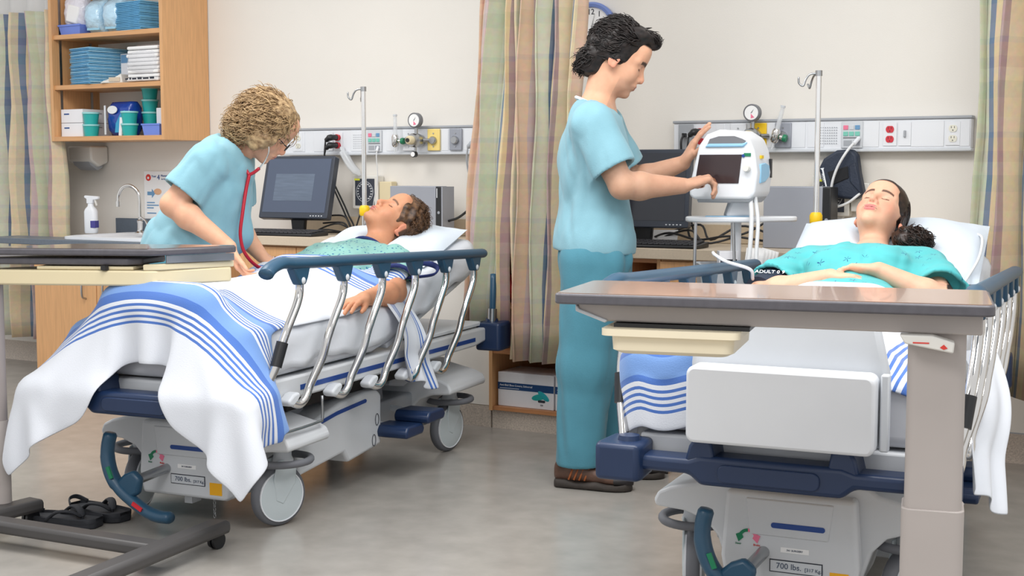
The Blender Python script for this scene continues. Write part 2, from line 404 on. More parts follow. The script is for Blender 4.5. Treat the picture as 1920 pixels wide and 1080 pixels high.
carton('supply_box', 'plain white carton at the right wall of the bottom shelf', -2.045, -.16, zs, .1, .14, .15)
# blue wipes pack
t = thing('wipes_pack', 'crinkled blue wipes pack with white window print on the bottom shelf', 'pack', (-2.36, -.2, zs), -8)
def pillow_pack(b, w, d, h, mi=0, n=12, pinch=.25):
    P = []
    for i in range(n + 1):
        a = i / n; z = h * a; sc_ = (math.sin(PI * min(max(a, .02), .98))) ** .35; ring = []
        for k in range(20):
            q = 2 * PI * k / 20; c, s2 = math.cos(q), math.sin(q)
            x = w / 2 * np.sign(c) * abs(c) ** .5 * (1 - pinch * .25 * (1 - sc_)); y = d / 2 * np.sign(s2) * abs(s2) ** .5 * sc_
            ring.append((x + .004 * math.sin(7 * a * PI + k), y + .003 * math.sin(k * 2.1 + i), z))
        P.append(ring)
    b.loft(P, mi)
b = MB(); pillow_pack(b, .2, .13, .19); b.build('pack_body', M_bluepk, t, smooth=180)
b = MB(); b.prism([(.055 * math.cos(q) * .8 - .02, .145 + .022 * math.sin(q)) for q in np.linspace(0, 2 * PI, 18)[:-1]], -.071, -.068, 'Y'); b.build('printed_window', M_inkw, t)
b = MB(); b.prism([(0, .02), (.09, .02), (.09, .14), (.05, .12), (.01, .07)], -.0705, -.067, 'Y'); b.build('printed_wave', M_cyanpk, t)
b = MB(); b.box(-.094, -.082, -.0712, -.067, .01, .17); b.build('printed_edge', M_inkw, t)
o = carton('sample_card', 'thin white card leaning between the wipes pack and teal tubs', -2.285, -.31, zs, .022, .01, .1); o.rotation_euler = (0, R(7), 0)
t = thing('storage_bin', 'small periwinkle bin at the right end of the bottom shelf', 'bin', (-2.04, -.28, zs))
def bin_shape(b, w, d, h, tk=.004):
    b.loft([[(x * s_, y * s_, z) for x, y in ((-w / 2, -d / 2), (w / 2, -d / 2), (w / 2, d / 2), (-w / 2, d / 2))] for s_, z in ((.86, 0), (1, h), (.96, h), (.82, tk))], 0, True)
b = MB(); bin_shape(b, .13, .1, .06); b.build('bin_body', M_blue, t, smooth=0); MB().box(-.068, .068, -.053, -.049, .054, .062).build('rim', M_blue, t)
# middle shelf
zs = 1.6385
for k in range(22):
    h = .0092; w = .24 - .01 * (k % 3)
    b = MB(); poly = [(-.12, 0), (.12, 0), (.12, h * .8), (-.12, h * .8)]
    rr = [(-.16 + .012 * math.sin(k), .1), (-.16, h * .5)]
    b.prism([(-.155 + .004 * ((k * 7) % 5 - 2) / 2, h * .42)] + [(-.15, .0008), (.13, .0008), (.135, h * .4), (.13, h * .82), (-.15, h * .82)], -.105, .1, 'X')
    o = b.build('underpad', M_skyb if k % 2 else M_skyd, None, bevel=.0015)
    tag(o, 'topmost folded blue underpad of the middle shelf stack' if k == 21 else 'bottom folded blue underpad of the middle shelf stack' if k == 0 else 'folded blue underpad in the tall stack on the middle shelf', 'underpad', 'blue underpads on the middle shelf')
    put(o, (-2.53 + .004 * math.sin(k * 1.7), -.18, zs + k * h), -14 + 2 * math.sin(k))
carton('supply_box', 'white carton with blue label top behind the bagged pads on the middle shelf', -2.325, -.12, zs, .16, .12, .17, (.12, .165, M_bbtn))
t = thing('pad_bag', 'clear bag of folded white pads with dark print on the middle shelf', 'bag', (-2.10, -.2, zs))
b = MB()
for k in range(9): b.box(-.115 + .004 * (k % 3), .118, -.125 + .006 * (k % 2), .1, .004 + k * .021, .004 + k * .021 + .018)
b.build('folded_pads', M_paper, t, bevel=.006)
b = MB(); pillow_pack(b, .265, .29, .205); b.build('bag_film', mat('clear_film', (235, 236, 242), .15, alpha=.35, bump=.5, bscale=30), t, smooth=180)
b = MB()
for k, (x, w) in enumerate(((-.1, .02), (-.07, .012), (-.05, .03), (-.01, .03), (.03, .04), (.08, .03))): b.box(x, x + w, -.1475, -.1455, .012, .024 if k % 2 else .02)
b.build('bag_print', M_ink, t)
t = thing('paper_pouch', 'open kraft-edged pouch lying before the white carton', 'pouch', (-2.33, -.29, zs), 15)
MB().prism([(-.07, 0), (.07, 0), (.06, .05), (.02, .03), (-.05, .012)], -.05, .05, 'Y').build('pouch_body', M_offw, t, bevel=.004); MB().box(-.01, .055, -.056, -.05, .008, .03).build('printed_flap', M_counter, t)
# top shelf
zs = 1.9155
t = thing('storage_bin', 'periwinkle bin holding a bagged kit on the top shelf', 'bin', (-2.66, -.25, zs))
b = MB(); bin_shape(b, .17, .12, .055); b.build('bin_body', M_blue, t, smooth=0); MB().box(-.088, .088, -.064, -.059, .048, .057).build('rim', M_blue, t)
t = thing('bagged_kit', 'clear plastic bag of white dressings standing in the blue bin', 'bag', (-2.66, -.24, zs + .03), 5)
b = MB(); pillow_pack(b, .15, .1, .19, pinch=.8); b.build('bag_film', M_wrapw, t, smooth=180); MB().cbox((.0, -.042, .085), (.09, .02, .1), rot=Matrix.Rotation(R(14), 3, 'Y')).build('dressing_card', M_paper, t, bevel=.01)
for x, lb in ((-2.505, 'left plastic-wrapped pale blue pack on the top shelf'), (-2.365, 'right plastic-wrapped pale blue pack on the top shelf')):
    t = thing('wrapped_pack', lb, 'pack', (x, -.2, zs), 3, 'wrapped blue packs')
    b = MB(); pillow_pack(b, .122, .22, .19); b.build('wrapper', M_pack, t, smooth=180)
    b = MB(); [b.box(-.045, .045, -.085, .08, .02 + k * .017, .032 + k * .017) for k in range(8)]; b.build('folded_gowns', M_skyb, t)
for k in range(17):
    h = .0092; b = MB(); b.prism([(-.12, 0), (.12, 0), (.125, h * .4), (.12, h * .85), (-.12, h * .85), (-.125, h * .4)], -.11, .11, 'X')
    o = b.build('underpad', M_skyd, None, bevel=.0015); tag(o, 'bottom folded blue underpad of the top shelf stack' if k == 0 else 'folded blue underpad in the stack on the top shelf', 'underpad', 'blue underpads on the top shelf')
    put(o, (-2.19 + .004 * math.sin(k * 2.1), -.19, zs + k * h), -10 + 1.5 * math.sin(k * 1.3))

# ---------------- sink counter ----------------
t = thing('sink_cabinet', 'maple base cabinet under the sink counter at left', 'cabinet', (-2.2, 0, 0))
MB().box(-.44, .5, -.60, -.005, .10, .765).build('body', M_wood, t, bevel=.001)
MB().box(-.42, .5, -.54, -.005, 0, .10).build('plinth', M_cove, t)
for x0, x1, hx in ((-.438, .03, -.045), (.036, .498, .11)):
    d = MB().box(x0, x1, -.62, -.601, .03, .75).build('door', M_wood, t, bevel=.001)
    MB().tube(spline([(hx, -.62, .49), (hx, -.645, .5), (hx, -.65, .54), (hx, -.645, .58), (hx, -.62, .59)], 4), .0055, 8).build('handle', M_steel, d)
t = thing('sink_counter', 'slate laminate counter with upstand holding the white sink', 'counter', (-2.2, 0, .766))
MB().prism([(-.80, -.64), (.55, -.64), (.55, -.004), (-.44, -.004), (-.44, -.42), (-.80, -.42)], 0, .032).build('worktop', M_slate, t, bevel=.003)
MB().box(-.44, .55, -.026, -.004, .033, .125).build('upstand', M_slate, t, bevel=.002)
t = thing('sink', 'white enamelled drop-in sink in the slate counter', 'sink', (-2.15, -.33, .799))
b = MB(); b.loft([[(x, y, z) for x, y in rrect(-w / 2, w / 2, -d / 2, d / 2, .05)] for w, d, z in ((.62, .52, 0), (.62, .52, .014), (.58, .48, .018), (.54, .42, .010), (.50, .38, -.028 + .03))], 0, True); b.build('basin', M_white, t, smooth=50)
t = thing('faucet', 'chrome gooseneck faucet at the back of the sink', 'faucet', (-2.215, -.25, .817))
MB().lathe([(0, 0), (.03, 0), (.03, .008), (.017, .016), (.015, .06), (.018, .064), (.018, .074), (.011, .08), (.011, .085), (0, .085)], 20).build('base', M_chrome, t, smooth=40)
MB().tube(spline([(0, 0, .08), (0, 0, .19), (-.012, -.005, .235), (-.05, -.02, .265), (-.09, -.035, .255), (-.112, -.045, .215), (-.115, -.047, .175)], 8), .0095, 12).build('spout', M_chrome, t, smooth=180)
MB().cyl((-.115, -.047, .18), (-.115, -.047, .15), .013).build('aerator', M_chrome, t)
MB().tube([(0, 0, .095), (.05, -.01, .075), (.075, -.02, .055)], [.006, .005, .007], 10).build('lever', M_chrome, t)
t = thing('spray_bottle', 'white trigger spray bottle with purple label by the sink', 'bottle', (-2.53, -.31, .817), 20)
MB().loft([[(x, y, z) for x, y in rrect(-w, w, -d, d, d * .8)] for w, d, z in ((.033, .024, 0), (.036, .026, .01), (.036, .026, .12), (.03, .023, .135), (.016, .016, .15), (.014, .014, .165))]).build('bottle_body', M_white, t, smooth=50)
MB().box(.008, .0365, -.0272, .02, .03, .07).build('label_print', mat('purple_print', (70, 66, 140), .5), t, bevel=.002)
MB().prism([(-.02, .165), (.016, .165), (.018, .185), (.05, .19), (.05, .205), (-.03, .21), (-.035, .2), (-.02, .19)], -.012, .012, 'Y').build('trigger_head', M_white, t, bevel=.003)
MB().prism([(.022, .188), (.03, .188), (.04, .155), (.034, .152)], -.006, .006, 'Y').build('trigger', M_offw, t, bevel=.001)
t = thing('soap_dispenser', 'grey and white dispenser on the wall under the cabinet', 'dispenser', (-2.80, -.005, 1.17))
MB().prism([(0, .135), (0, .04), (-.07, .015), (-.13, .05), (-.135, .135)], -.095, .095, 'X').build('housing', M_offw, t, bevel=.012, seg=3)
MB().prism([(-.02, .045), (-.02, .01), (-.06, -.005), (-.11, .025), (-.125, .05), (-.07, .022)], -.07, .07, 'X').build('nozzle_tray', M_grey, t, bevel=.006)
t = thing('hand_wash_poster', 'hand hygiene poster with red and blue print beside the nurse', 'poster', (-2.30, -.002, .88))
MB().box(-.125, .125, -.004, 0, 0, .28).build('sheet', M_paper, t)
MB().lathe([(0, -.0065), (.019, -.0065), (.019, -.004), (0, -.004)], 20, (-.09, 0, .245), 'Y').build('round_emblem', M_inkr, t)
MB().lathe([(0, -.0072), (.007, -.0072), (.007, -.0064), (0, -.0064)], 12, (-.09, 0, .243), 'Y').build('emblem_drop', M_inkw, t)
lettering('Your', .018, M_inkb, t, (-.048, -.005, .252)); lettering('4', .042, M_inkb, t, (-.012, -.005, .245)); lettering('Moments', .018, M_inkb, t, (.04, -.005, .255)); lettering('for Hand Hygiene', .011, M_inkb, t, (.05, -.005, .236))
b = MB(); b.prism([(-.1, .165), (-.065, .165), (-.065, .18), (-.04, .155), (-.065, .13), (-.065, .145), (-.1, .145)], -.006, -.004, 'Y'); b.build('blue_arrow', M_bbtn, t)
b = MB(); b.ell((-.02, -.005, .165), (.03, .003, .018)); b.build('hand_drawing', mat('skin_print', (224, 176, 140), .7), t)
b = MB(); [b.box(-.105, -.105 + w, -.006, -.004, z, z + .006) for z, w in ((.1, .06), (.085, .09), (.07, .05), (.04, .07))]; b.build('text_lines', M_bbtn, t)

# ---------------- desk run along the head wall ----------------
t = thing('desk_counter', 'beige laminate desk counter running behind both stretchers', 'counter', (0, 0, .80))
MB().box(-1.33, 2.05, -.50, -.004, 0, .045).build('worktop', M_counter, t, bevel=.003)
MB().box(-1.33, 2.05, -.022, -.004, .046, .128).build('upstand', mat('tan_laminate', (200, 182, 156), .45, var=.03, scale=80), t, bevel=.002)
def base_cabinet(label, x0, x1, fronts, plinth=True):
    t = thing('desk_cabinet', label, 'cabinet', ((x0 + x1) / 2, 0, 0)); w = (x1 - x0) / 2
    MB().box(-w, w, -.46, -.005, .09, .798).build('body', M_wood, t, bevel=.001)
    MB().box(-w, w, -.41, -.005, 0, .09).build('plinth', M_cove, t)
    for a, b2, z0, z1 in fronts:
        d = MB().box(-w + a * 2 * w + .002, -w + b2 * 2 * w - .002, -.478, -.461, z0, z1).build('door' if z1 - z0 > .3 else 'drawer', M_wood, t, bevel=.001)
        cx = -w + (a + b2) * w; MB().tube(spline([(cx - .05, -.478, z1 - .05), (cx - .045, -.5, z1 - .05), (cx + .045, -.5, z1 - .05), (cx + .05, -.478, z1 - .05)], 3), .005, 8).build('handle', M_steel, d)
base_cabinet('maple desk cabinet behind the left monitor', -1.30, -.58, [(0, .5, .1, .79), (.5, 1, .1, .79)])
t = thing('modesty_panel', 'cream painted panel under the desk behind the left stretcher wheels', 'panel', (-.218, 0, 0))
MB().box(-.358, .358, -.43, -.41, .1, .798).build('panel_board', M_wall, t, bevel=.001); MB().box(-.358, .358, -.435, -.40, 0, .098).build('plinth', M_cove, t)
base_cabinet('maple drawer cabinet behind the vital signs cart', .985, 2.0, [(0, .33, .62, .79), (.33, .66, .62, .79), (.66, 1, .62, .79), (0, .5, .1, .61), (.5, 1, .1, .61)])
def open_unit(label, x0, x1, shelves):
    t = thing('open_shelf_unit', label, 'shelf', ((x0 + x1) / 2, 0, 0)); w = (x1 - x0) / 2
    for x in (-w, w - .018): MB().box(x, x + .018, -.46, -.005, .085, .798).build('side_panel', M_wood, t, bevel=.001)
    for z in shelves: MB().box(-w + .018, w - .018, -.455, -.005, z, z + .018).build('shelf', M_woodd, t, bevel=.001)
    MB().box(-w + .018, w - .018, -.02, -.006, .1, .79).build('back_panel', M_woodd, t)
    MB().box(-w, w, -.43, -.005, 0, .085).build('plinth', M_cove, t)
open_unit('open maple shelf unit below the centre curtain holding shoe cover boxes', .145, .80, (.087, .345, .55, .78))
open_unit('narrow open maple cubby beside the nurse at desk height', .803, .982, (.087, .345, .6, .78))
def shoe_box(label, x, w):
    t = thing('shoe_cover_box', label, 'box', (x, -.33, .1055)); d = .2; h = .155
    MB().box(-w / 2, w / 2, -d / 2, d / 2, 0, h).build('carton', M_wbox, t, bevel=.002)
    MB().box(-w / 2 - .0005, w / 2 + .0005, -d / 2 - .0012, -d / 2, .076, .108).build('printed_band', mat('box_navy', (18, 66, 118), .5), t)
    lettering('Anti-Skid Shoe Covers, Universal', .0125, M_inkw, t, (-w / 2 + .01, -d / 2 - .0018, .096), align='LEFT'); MB().box(-w / 2 + .01, -w / 2 + .11, -d / 2 - .0018, -d / 2 - .001, .0815, .0835).build('fine_print', M_inkw, t)
    b = MB(); b.ell((w / 2 - .075, -d / 2 - .0008, .053), (.036, .0016, .014), rot=Matrix.Rotation(R(-12), 3, 'Y')); b.build('shoe_cover_print', M_teal, t)
    b = MB(); b.ell((w / 2 - .05, -d / 2 - .001, .06), (.034, .0018, .013), rot=Matrix.Rotation(R(35), 3, 'Y')); b.build('shoe_cover_print', mat('teal_print', (30, 170, 180), .5), t)
    MB().prism(rrect(w / 2 - .078, w / 2 - .042, .03, .041, .005), -d / 2 - .0015, -d / 2, 'Y').build('printed_oval', M_ink, t)
    lettering('150', .01, M_ink, t, (w / 2 - .06, -d / 2 - .0015, .018))
shoe_box('left white shoe cover box with navy band on the low shelf', .318, .285)
shoe_box('white shoe cover box partly behind the nurse on the low shelf', .612, .285)
t = thing('red_bag', 'red fabric bag on the shelf behind the left stretcher head', 'bag', (.235, -.3, .5685))
b = MB(); pillow_pack(b, .12, .16, .13); b.build('bag_body', M_red, t, smooth=180); MB().tube(spline([(-.03, -.02, .12), (-.02, -.03, .15), (.02, -.03, .15), (.03, -.02, .12)], 4), .005, 8).build('handle', M_red, t)
# clock
t = thing('wall_clock', 'round white clock with blue rim behind the male nurse', 'clock', (.431, -.003, 1.805))
MB().lathe([(0, 0), (.128, 0), (.131, -.02), (.122, -.034), (.108, -.03), (.106, -.016), (0, -.016)], 48, (0, 0, 0), 'Y').build('rim', M_clockb, t, smooth=40)
MB().lathe([(0, -.0185), (.107, -.0185), (.107, -.016), (0, -.016)], 40, (0, 0, 0), 'Y').build('dial', M_paper, t)
for k in range(1, 13):
    q = R(90 - 30 * k); lettering(str(k), .036, M_ink, t, (.085 * math.cos(q), -.0192, .085 * math.sin(q)), name='numeral')
for q, l, w, nm in ((R(-52), .052, .004, 'minute_hand'), (R(-115), .036, .005, 'hour_hand'), (R(75), .08, .0012, 'second_hand')):
    MB().prism([(-w * math.sin(q), w * math.cos(q)), (l * math.cos(q), l * math.sin(q)), (w * math.sin(q), -w * math.cos(q))], -.022, -.0205, 'Y').build(nm, M_black, t)
MB().lathe([(0, -.024), (.007, -.024), (.007, -.019), (0, -.019)], 12, (0, 0, 0), 'Y').build('hub', M_black, t)
# ---------------- stretchers ----------------
BED = {1: ((.161, -2.579, 0), 6.8), 2: ((2.186, -2.526, 0), 6.0)}
M_hood = mat('stretcher_shroud', (206, 209, 213), .4, var=.015)
M_wcov = mat('wheel_cover', (196, 206, 210), .42, var=.02)
def bed_pt(n, x, y, z=0):
    (u, v, _), a = BED[n]; a = R(a); return (u + x * math.cos(a) - y * math.sin(a), v + x * math.sin(a) + y * math.cos(a), z)
def caster(t, x, y, ang):
    c = bpy.data.objects.new('caster', None)
    b = MB(); b.lathe([(0, -.028), (.04, -.03), (.082, -.022), (.084, -.018), (.084, .018), (.082, .022), (.04, .03), (0, .028)], 36, (0, 0, .101), 'X')
    o = b.build('caster', M_wcov, t, smooth=35); o.location = (x, y, 0); o.rotation_euler = (0, 0, R(ang))
    MB().lathe([(.082, -.019), (.096, -.017), (.101, -.008), (.101, .008), (.096, .017), (.082, .019), (.082, -.019)], 40, (0, 0, .101), 'X').build('tyre', M_rubber, o, smooth=60)
    MB().lathe([(.0815, -.0235), (.085, -.0235), (.085, .0235), (.0815, .0235), (.0815, -.0235)], 40, (0, 0, .101), 'X').build('trim_ring', M_white, o, smooth=60)
    for sx in (-1, 1):
        b = MB(); b.prism([(-.028, .09), (.0, .075), (.05, .14), (.055, .2), (.03, .225), (-.02, .22), (-.035, .16)], sx * .031, sx * .024, 'X'); b.build('fork_plate', M_wcov, o, bevel=.003)
    MB().tube([(.088 * math.cos(q), .02 + .095 * math.sin(q), .216) for q in np.linspace(0, 2 * PI, 36)[:-1]], .0125, 10, closed=True).build('bumper_ring', M_rubber, o, smooth=180)
    MB().lathe([(0, .205), (.034, .205), (.036, .215), (.03, .23), (.03, .26), (0, .26)], 24, (0, .02, 0)).build('swivel', M_lgrey, o, smooth=40)
    return o
def side_rail(t, sx, mat_rail, down=False):
    X = sx * .44
    if down:
        r = MB().tube(spline([(X, y, .50 - .03 * y) for y in (.3, .6, 1.0, 1.4, 1.75)], 4), .0235, 14, flat=(.8, 1.05)).build('side_rail', mat_rail, t, smooth=180)
        for y in (.4, .67, .94, 1.2, 1.46, 1.7):
            MB().tube(spline([(X, y, .48 - .03 * y), (X - sx * .01, y - .06, .44), (X - sx * .04, y - .2, .41), (X - sx * .07, y - .24, .43)], 4), .0135, 10).build('rail_post', M_chrome, r, smooth=180)
        return r
    zz = lambda y: .887 - .035 * y
    pts = [(X + sx * .008, .012, .858), (X + sx * .004, .045, .874), (X, .11, .886), (X, .19, zz(.19))] + [(X, y, zz(y)) for y in (.45, .75, 1.05, 1.3, 1.52, 1.585)]
    r = MB().tube(spline(pts, 5), .0235, 14, flat=(.8, 1.05)).build('side_rail', mat_rail, t, smooth=180)
    ys = (.205, .475, .74, .99, 1.245, 1.5)
    for k, y in enumerate(ys):
        z = zz(y) - .012
        MB().prism([(y - .05, z), (y + .05, z + .004), (y + .034, z - .035), (y + .02, z - .056), (y - .012, z - .056), (y - .028, z - .035)], X - .016, X + .016, 'X').build('rail_knuckle', mat_rail, r, bevel=.006)
        MB().lathe([(0, .0205), (.006, .0205), (.011, .017), (.011, -.017), (.006, -.0205), (0, -.0205)], 14, (X, y + .003, z - .042), 'X').build('rivet', M_lgrey, r, smooth=50)
        xo = sx * .40
        P = spline([(X, y + .003, z - .035), (X, y + .004, z - .075), (X, y - .012, z - .115), (X - sx * .004, y - .06, z - .185), (X - sx * .01, y - .085, z - .235), (X - sx * .018, y - .108, z - .3), (xo, y - .15, z - .385), (xo, y - .175, z - .42), (xo - sx * .006, y - .205, z - .437), (xo - sx * .02, y - .235, z - .425)], 6)
        MB().tube(P, .0135, 12).build('rail_post', M_chrome, r, smooth=180)
        if k == 0: MB().cyl(tuple(V3(P[24]) - (P[26] - P[24]) * .4), tuple(V3(P[30])), .0185).build('latch_sleeve', M_black, r)
        MB().prism([(y - .268, z - .418), (y - .235, z - .40), (y - .205, z - .396), (y - .198, z - .41), (y - .215, z - .428), (y - .24, z - .44), (y - .262, z - .434)], xo - sx * .045, xo - sx * .002, 'X').build('rail_bracket', M_lgrey, r, bevel=.008, seg=3)
    return r
def corner_bumper(t, x, y, z0, z1, m, sx, d=.12):
    o = MB().prism([(x - .055, y - .03), (x + .055, y - .03), (x + .062, y), (x + .055, y + d - .02), (x - .055, y + d), (x - .062, y)], z0, z1).build('corner_bumper', m, t, bevel=.012, seg=3)
    MB().cyl((x - sx * .01, y + .04, z1 - .002), (x - sx * .01, y + .04, z1 + .012), .03, .026).build('socket_cap', m, o)
    return o
def mat_profile(n=40):
    """side view of the mattress top (y, z): flat, then raised back section"""
    hy, hz, a = .98, .665, R(15)
    pts = [(.06, hz), (hy - .12, hz)]
    for k in range(1, 7): 
        q = a * k / 6; pts.append((hy - .12 + .24 * k / 6, hz + .055 * (k / 6) ** 2))
    y, z = pts[-1]; pts.append((y + .62 * math.cos(a), z + .62 * math.sin(a)))
    return pts
def stretcher(n, label, footboard):
    t = thing('hospital_stretcher', label, 'stretcher', BED[n][0], BED[n][1])
    # wheeled base
    half = [(0, .088), (.13, .086), (.165, .1), (.185, .16), (.2, .205), (.235, .243), (.29, .262), (.372, .268), (.378, .285), (.365, .31), (.33, .326), (.215, .352), (.19, .37), (0, .374)]
    poly = half + [(-a, b_) for a, b_ in reversed(half[1:-1])]
    MB().prism(poly, .235, .49, 'Y').build('foot_shroud', M_hood, t, bevel=.018, seg=3)
    f = MB().prism([(-.165, .1), (.165, .1), (.178, .17), (.165, .345), (-.165, .345), (-.178, .17)], .185, .24, 'Y').build('front_cover', M_hood, t, bevel=.012, seg=3)
    b = MB(); b.prism([(-.1, .235), (.1, .235), (.112, .33), (-.112, .33)], .1805, .19, 'Y'); b.build('cover_recess', M_hood, f, bevel=.004)
    MB().prism(rrect(-.045, .092, .258, .272, .0065), .179, .181, 'Y').build('blue_stripe', M_stripe, f)
    MB().box(-.02, .052, .1835, .186, .196, .209).build('asset_sticker', M_paper, f)
    MB().box(-.048, .087, .1835, .186, .143, .176).build('weight_label', M_ink, f); MB().box(-.0455, .0845, .1825, .186, .1455, .1735).build('label_face', M_lgrey, f)
    lettering('700 lbs.', .021, M_inkb if False else mat('slate_ink', (70, 82, 104), .6), f, (-.031, .182, .16), align='LEFT'); lettering('[317 Kg.]', .0125, MATS['slate_ink'], f, (.042, .182, .157), align='LEFT')
    lettering('341 SURGERY', .007, MATS['slate_ink'], f, (.016, .183, .2025))
    MB().box(.105, .152, .1835, .186, .118, .158).build('yellow_sticker', M_orange, f)
    for sx, m, nm in ((-1, M_green, 'green_arrow'), (1, M_pink, 'red_arrow')):
        cx = -.105; q = [R(a) for a in range(90, 20, -12)]
        ou = [(cx + sx * .026 * math.cos(a), .222 + .026 * math.sin(a)) for a in q]; inn = [(cx + sx * .018 * math.cos(a), .222 + .018 * math.sin(a)) for a in reversed(q)]
        tip = [(cx + sx * .032, .231), (cx + sx * .0245, .212), (cx + sx * .012, .224)]
        MB().prism(ou + tip + inn, .1825, .186, 'Y').build(nm, m, f)
    lettering('Steer', .0075, M_green, f, (-.13, .183, .207)); lettering('Brake', .0075, M_inkr, f, (-.082, .183, .207))
    if n == 1:
        MB().box(-.045, -.015, .25, .3, .062, .09).build('tow_socket', M_lgrey, f)
        b = MB()
        for k in range(6): b.tube([(.06 + (.004 if k % 2 else 0) * math.cos(q), .27 + (0 if k % 2 else .004) * math.cos(q), .078 - k * .011 + .007 * math.sin(q)) for q in np.linspace(0, 2 * PI, 9)[:-1]], .0013, 5, closed=True)
        b.build('ground_chain', M_steel, f); f2 = f
    MB().prism([(a, b_) for a, b_ in poly], 1.42, 1.76, 'Y').build('head_shroud', M_hood, t, bevel=.018, seg=3)
    spine = MB().prism([(.46, .13), (.77, .155), (.80, .112), (1.045, .135), (1.05, .325), (1.02, .345), (.93, .352), (.75, .34), (.46, .285)], -.265, .265, 'X').build('base_cover', M_hood, t, bevel=.012, seg=3)
    for sx in (-1, 1): 
        MB().prism([(.5, .272), (.5, .286), (.72, .314), (.925, .326), (.935, .32), (.93, .312), (.72, .3)], sx * .2645, sx * .2665, 'X').build('blue_stripe', M_stripe, spine)
        for y, z in ((1.01, .235), (.985, .16)): 
            MB().tube([(sx * .267, y + .013 * math.cos(q), z + .022 * math.sin(q)) for q in np.linspace(0, 2 * PI, 21)[:-1]], .0012, 5, closed=True).build('pedal_symbol', M_ink, spine)
    MB().box(-.2, .2, 1.04, 1.44, .14, .27).build('base_beam', M_grey, t, bevel=.01)
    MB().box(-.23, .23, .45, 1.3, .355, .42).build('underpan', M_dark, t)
    for y in (.62, 1.2): MB().loft([[(x, yy + y, z) for x, yy in rrect(-w, w, -.11, .11, .1)] for w, z in ((.17, .25), (.165, .33), (.14, .44))]).build('lift_column', M_grey, t, smooth=50)
    for x, y, a in ((.27, .33, -22), (-.29, .33, 14), (.27, 1.60, -10), (-.27, 1.60, 20)): caster(t, x, y, a)
    # steer / brake pedal at the foot end
    p = MB().tube(spline([(-.178, .05, .325), (-.186, .045, .285), (-.184, .04, .24), (-.165, .035, .19), (-.13, .03, .15), (-.085, .03, .118), (-.03, .03, .088), (.02, .03, .075), (.07, .03, .075)], 5), [.016] + [.021] * 8 + [.022] * 10 + [.019] * 14 + [.02] * 7 + [.015], 12, flat=(1, 1.2)).build('foot_pedal', M_steel_b, t, smooth=180)
    MB().prism([(-.15, .165), (-.10, .115), (-.055, .14), (-.045, .19), (-.075, .215), (-.11, .2)], .02, .05, 'Y').build('pedal_hub', M_steel_b, p, bevel=.01)
    MB().cyl((-.075, .03, .18), (-.06, .25, .195), .016).build('pedal_shaft', M_steel, p)
    MB().cbox((-.152, .008, .205), (.013, .006, .04), rot=Matrix.Rotation(R(-22), 3, 'Y')).build('green_insert', M_green, p); MB().cbox((-.045, .006, .105), (.04, .006, .012), rot=Matrix.Rotation(R(28), 3, 'Y')).build('red_insert', M_red, p)
    # pump pedals on the sides
    for sx in (-1, 1):
        for y, z, dx in ((1.08, .185, .06), (1.2, .225, .09)):
            q = MB().prism([(y - .06, z - .02), (y + .07, z - .02), (y + .085, z), (y + .07, z + .022), (y - .05, z + .026), (y - .068, z + .005)], sx * (.24 + dx - .06), sx * (.34 + dx - .01), 'X').build('pump_pedal', M_navy, t, bevel=.008)
            MB().tube([(sx * .18, y + .05, z + .01), (sx * (.27 + dx - .06), y + .03, z + .003)], .014).build('pedal_arm', M_lgrey, q)
    # litter
    lf = MB().prism([(.05, .425), (.3, .43), (1.2, .428), (1.7, .43), (1.88, .45), (1.9, .475), (1.86, .50), (.05, .505)], -.355, .355, 'X').build('litter_frame', M_hood, t, bevel=.008)
    for sx in (-1, 1):
        MB().prism([(.34, .455), (1.7, .452), (1.7, .468), (.34, .472)], sx * .354, sx * .3565, 'X').build('blue_stripe', M_stripe, lf)
        MB().prism([(1.25, .42), (1.62, .425), (1.66, .41), (1.5, .36), (1.32, .31), (1.2, .33)], sx * .18, sx * .22, 'X').build('lift_arm', M_grey, lf, bevel=.008)
    MB().box(.15 if n == 1 else -.3, .36, .1, .16, .425, .44).build('release_tag', M_orange, lf)
    MB().tube(spline([(.37, .2, .42), (.37, .2, .345), (.37, .23, .335), (.37, .42, .335), (.37, .45, .345), (.37, .45, .42)], 4), .005, 8).build('drain_loop', M_steel, lf, smooth=180)
    MB().prism([(1.28, .506), (1.82, .506), (1.85, .52), (1.3, .52)], -.33, .33, 'X').build('head_deck', M_lgrey, t, bevel=.003)
    bf = MB().prism([(.98, .51), (1.66, .715), (1.65, .735), (.97, .53)], -.33, .33, 'X').build('back_section', M_lgrey, t, bevel=.006)
    # bumpers
    fb = MB().prism([(-.33, .43), (-.2, .43), (-.17, .405), (.17, .405), (.2, .43), (.33, .43), (.33, .468), (.2, .468), (.17, .478), (-.17, .478), (-.2, .468), (-.33, .468)], -.05, .035, 'Y').build('foot_bumper', M_navy, t, bevel=.012, seg=3)
    for sx in (-1, 1): MB().prism([(sx * .13, .44), (sx * .215, .44), (sx * .2, .5), (sx * .185, .522), (sx * .145, .522)], -.045, .06, 'Y').build('bumper_horn', M_navy, fb, bevel=.008)
    MB().prism(rrect(-.125, .12, .418, .462, .018), -.056, -.048, 'Y').build('bumper_grip', M_navy, fb, bevel=.003)
    for sx in (-1, 1):
        corner_bumper(t, sx * .375, -.045, .402, .495, M_navy, sx)
        c = corner_bumper(t, sx * .365, 1.83, .40, .52, M_navy, sx)
        MB().tube(spline([(sx * .36, 1.86, .5), (sx * .36, 1.87, .62), (sx * .35, 1.9, .72)], 5), .014, 10).build('push_handle', M_steel_b, c, smooth=180)
        MB().cyl((sx * .36, 1.862, .52), (sx * .36, 1.866, .575), .02).build('handle_collar', M_steel, c)
    for sx in (-1, 1): side_rail(t, sx, M_steel_b, n == 1 and sx < 0)
